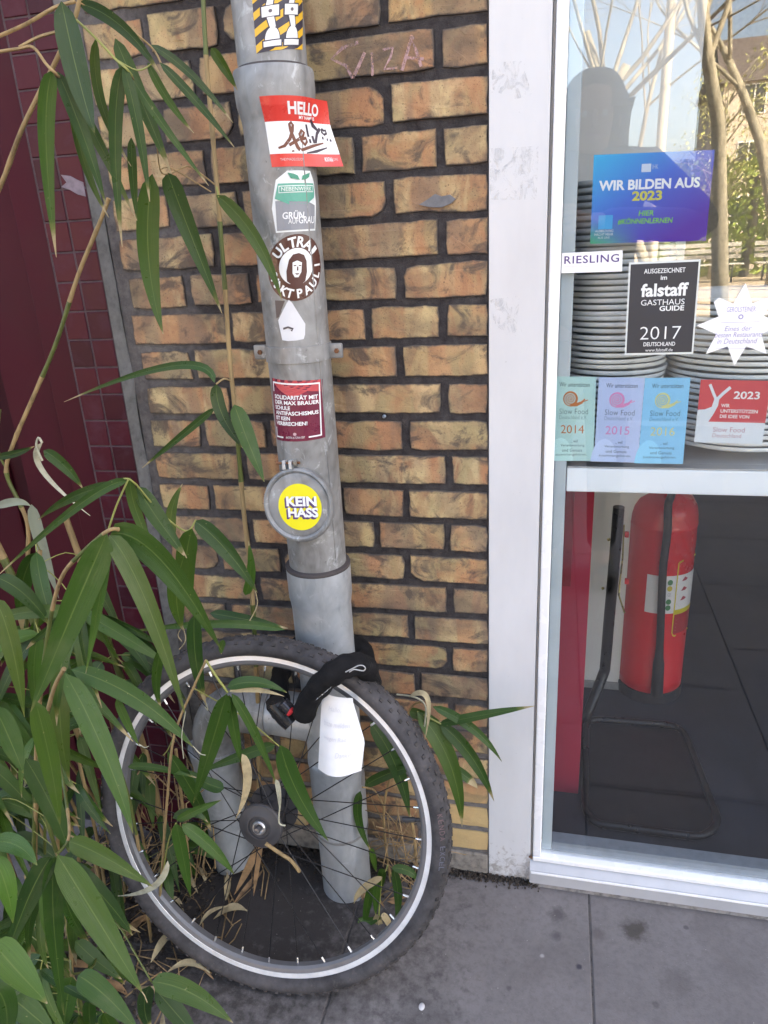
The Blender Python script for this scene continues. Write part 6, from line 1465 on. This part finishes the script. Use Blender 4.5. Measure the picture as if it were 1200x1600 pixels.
# fence rail / bench in front of the hedge
for bx in (3.4, 5.6):
    BN = thing('park_bench', 'pale slatted park bench before the hedge, %s one' % ('left' if bx < 4 else 'right'), 'bench', (bx, -18.8, 0), group='park benches')
    M_BEN = plain('pale bench wood', (.55, .53, .48), .7)
    for k in range(4): G().bbox(-.95, .95, -.25+.12*k, -.16+.12*k, .43, .46, .006, 1).make('seat_slat', M_BEN, BN, False, world=False)
    for k in range(3): G().bbox(-.95, .95, -.30-.03*k, -.27-.03*k, .56+.14*k, .66+.14*k, .006, 1).make('back_slat', M_BEN, BN, False, world=False)
    for s in (-.7, .7): G().tube([(s, .16, 0), (s, .14, .42), (s, -.26, .42), (s, -.38, .95)], .022, 8).make('leg', M_DKGL if False else M_SPOKE, BN, True, world=False)
    for s in (-.7, .7): G().tube([(s, -.26, .42), (s, -.34, 0)], .022, 8).make('leg', M_SPOKE, BN, True, world=False)
# opposite houses
def house(x0, x1, y, h, mat, label, rows, cols):
    H = thing('brick_house', label, 'house', ((x0+x1)/2, y-4, 0), group='houses across the park')
    G().box(x0, x1, y-8, y, 0, h).make('wall', mat, H)
    G().add([(x0-.3, y+.3, h), (x1+.3, y+.3, h), (x1+.3, y-8.3, h), (x0-.3, y-8.3, h), (x0, y-4, h+3), (x1, y-4, h+3)], [(0, 1, 5, 4), (2, 3, 4, 5), (0, 4, 3), (1, 2, 5), (3, 2, 1, 0)]).make('roof', M_ROOF, H)
    for r in range(rows):
        for c in range(cols):
            xc = x0+(x1-x0)*(c+.5)/cols; zc = 1.0+h*(r+.1)/rows
            wf = G().bbox(xc-.65, xc+.65, y-.02, y+.06, zc, zc+1.6, .02, 1).make('window', M_WFR, H)
            for s in (-.31, .31): G().box(xc+s-.27, xc+s+.27, y+.05, y+.068, zc+.08, zc+1.52).make('pane', M_DKGL, wf)
M_HB = plain('far red brick', (.55, .47, .39), .9, 0, .2, 6); M_HB2 = plain('far buff brick', (.34, .25, .17), .9, 0, .2, 6); M_ROOF = plain('dark roof tiles', (.09, .07, .065), .8, 0, .2, 4); M_WFR = plain('white window frame', (.75, .75, .73), .5)
house(9.0, 26, -50, 9.0, M_HB, 'pale brick house with white windows across the park', 3, 5)
house(27, 44, -50, 9.5, M_HB2, 'buff brick house to the right across the park', 3, 6)
house(-40, -9, -36, 8.5, M_HB2, 'long buff brick house to the left across the park', 3, 9)
CR = thing('parked_car', 'silver estate car parked along the far kerb', 'car', (7.2, -9.9, -.05))
M_CAR = plain('silver car paint', (.45, .46, .48), .25, .6, .02, 3)
prof = [(-2.2, .35), (-2.25, .60), (-2.15, .85), (-1.75, 1.38), (-.2, 1.46), (.55, 1.36), (1.15, .95), (2.0, .82), (2.25, .60), (2.22, .35)]
cg = G(); nP = len(prof)
for yy, k in ((-.84, 1), (-.62, .0), (.62, .0), (.84, 1)): pass
cg.v = [Vector((x, yy*(1 if z < 1 else .8), z)) for yy in (-.86, .86) for x, z in prof]; cg.f = [tuple(range(nP)), tuple(range(2*nP-1, nP-1, -1))]+[(i, i+nP, (i+1) % nP+nP, (i+1) % nP) for i in range(nP)]; cg.m = [0]*len(cg.f)
cg.make('body', M_CAR, CR, False, world=False)
for s in (-1, 1):
    for x0, x1 in ((-1.5, -.55), (-.48, .35)):
        G().add([(x0, s*.852, .92), (x1, s*.852, .92), (x1-.1*(x1 > 0), s*.705, 1.36), (x0+.06, s*.705, 1.36)], [(0, 1, 2, 3)]).make('side_window', M_DKGL, CR, False, world=False)
for x in (-1.4, 1.35):
    for s in (-1, 1):
        wh = G().lathe([(.18, -.1), (.30, -.1), (.32, -.06), (.32, .06), (.30, .1), (.18, .1)], 24, Matrix.Translation((x, s*.78, .32)) @ Matrix.Rotation(PI/2, 4, 'X'), closed=True).make('wheel', M_SPOKE, CR, 40, world=False)
        G().lathe([(.0001, .0), (.17, .0), (.19, -.06), (.0001, -.06)], 20, Matrix.Translation((x, s*.88, .32)) @ Matrix.Rotation(s*PI/2, 4, 'X')).make('rim', M_CAR, wh, 40, world=False)
for s in (-.6, .6): G().bbox(2.18, 2.27, s-.16, s+.16, .62, .76, .02).make('headlight', M_WFR, CR, False, world=False)
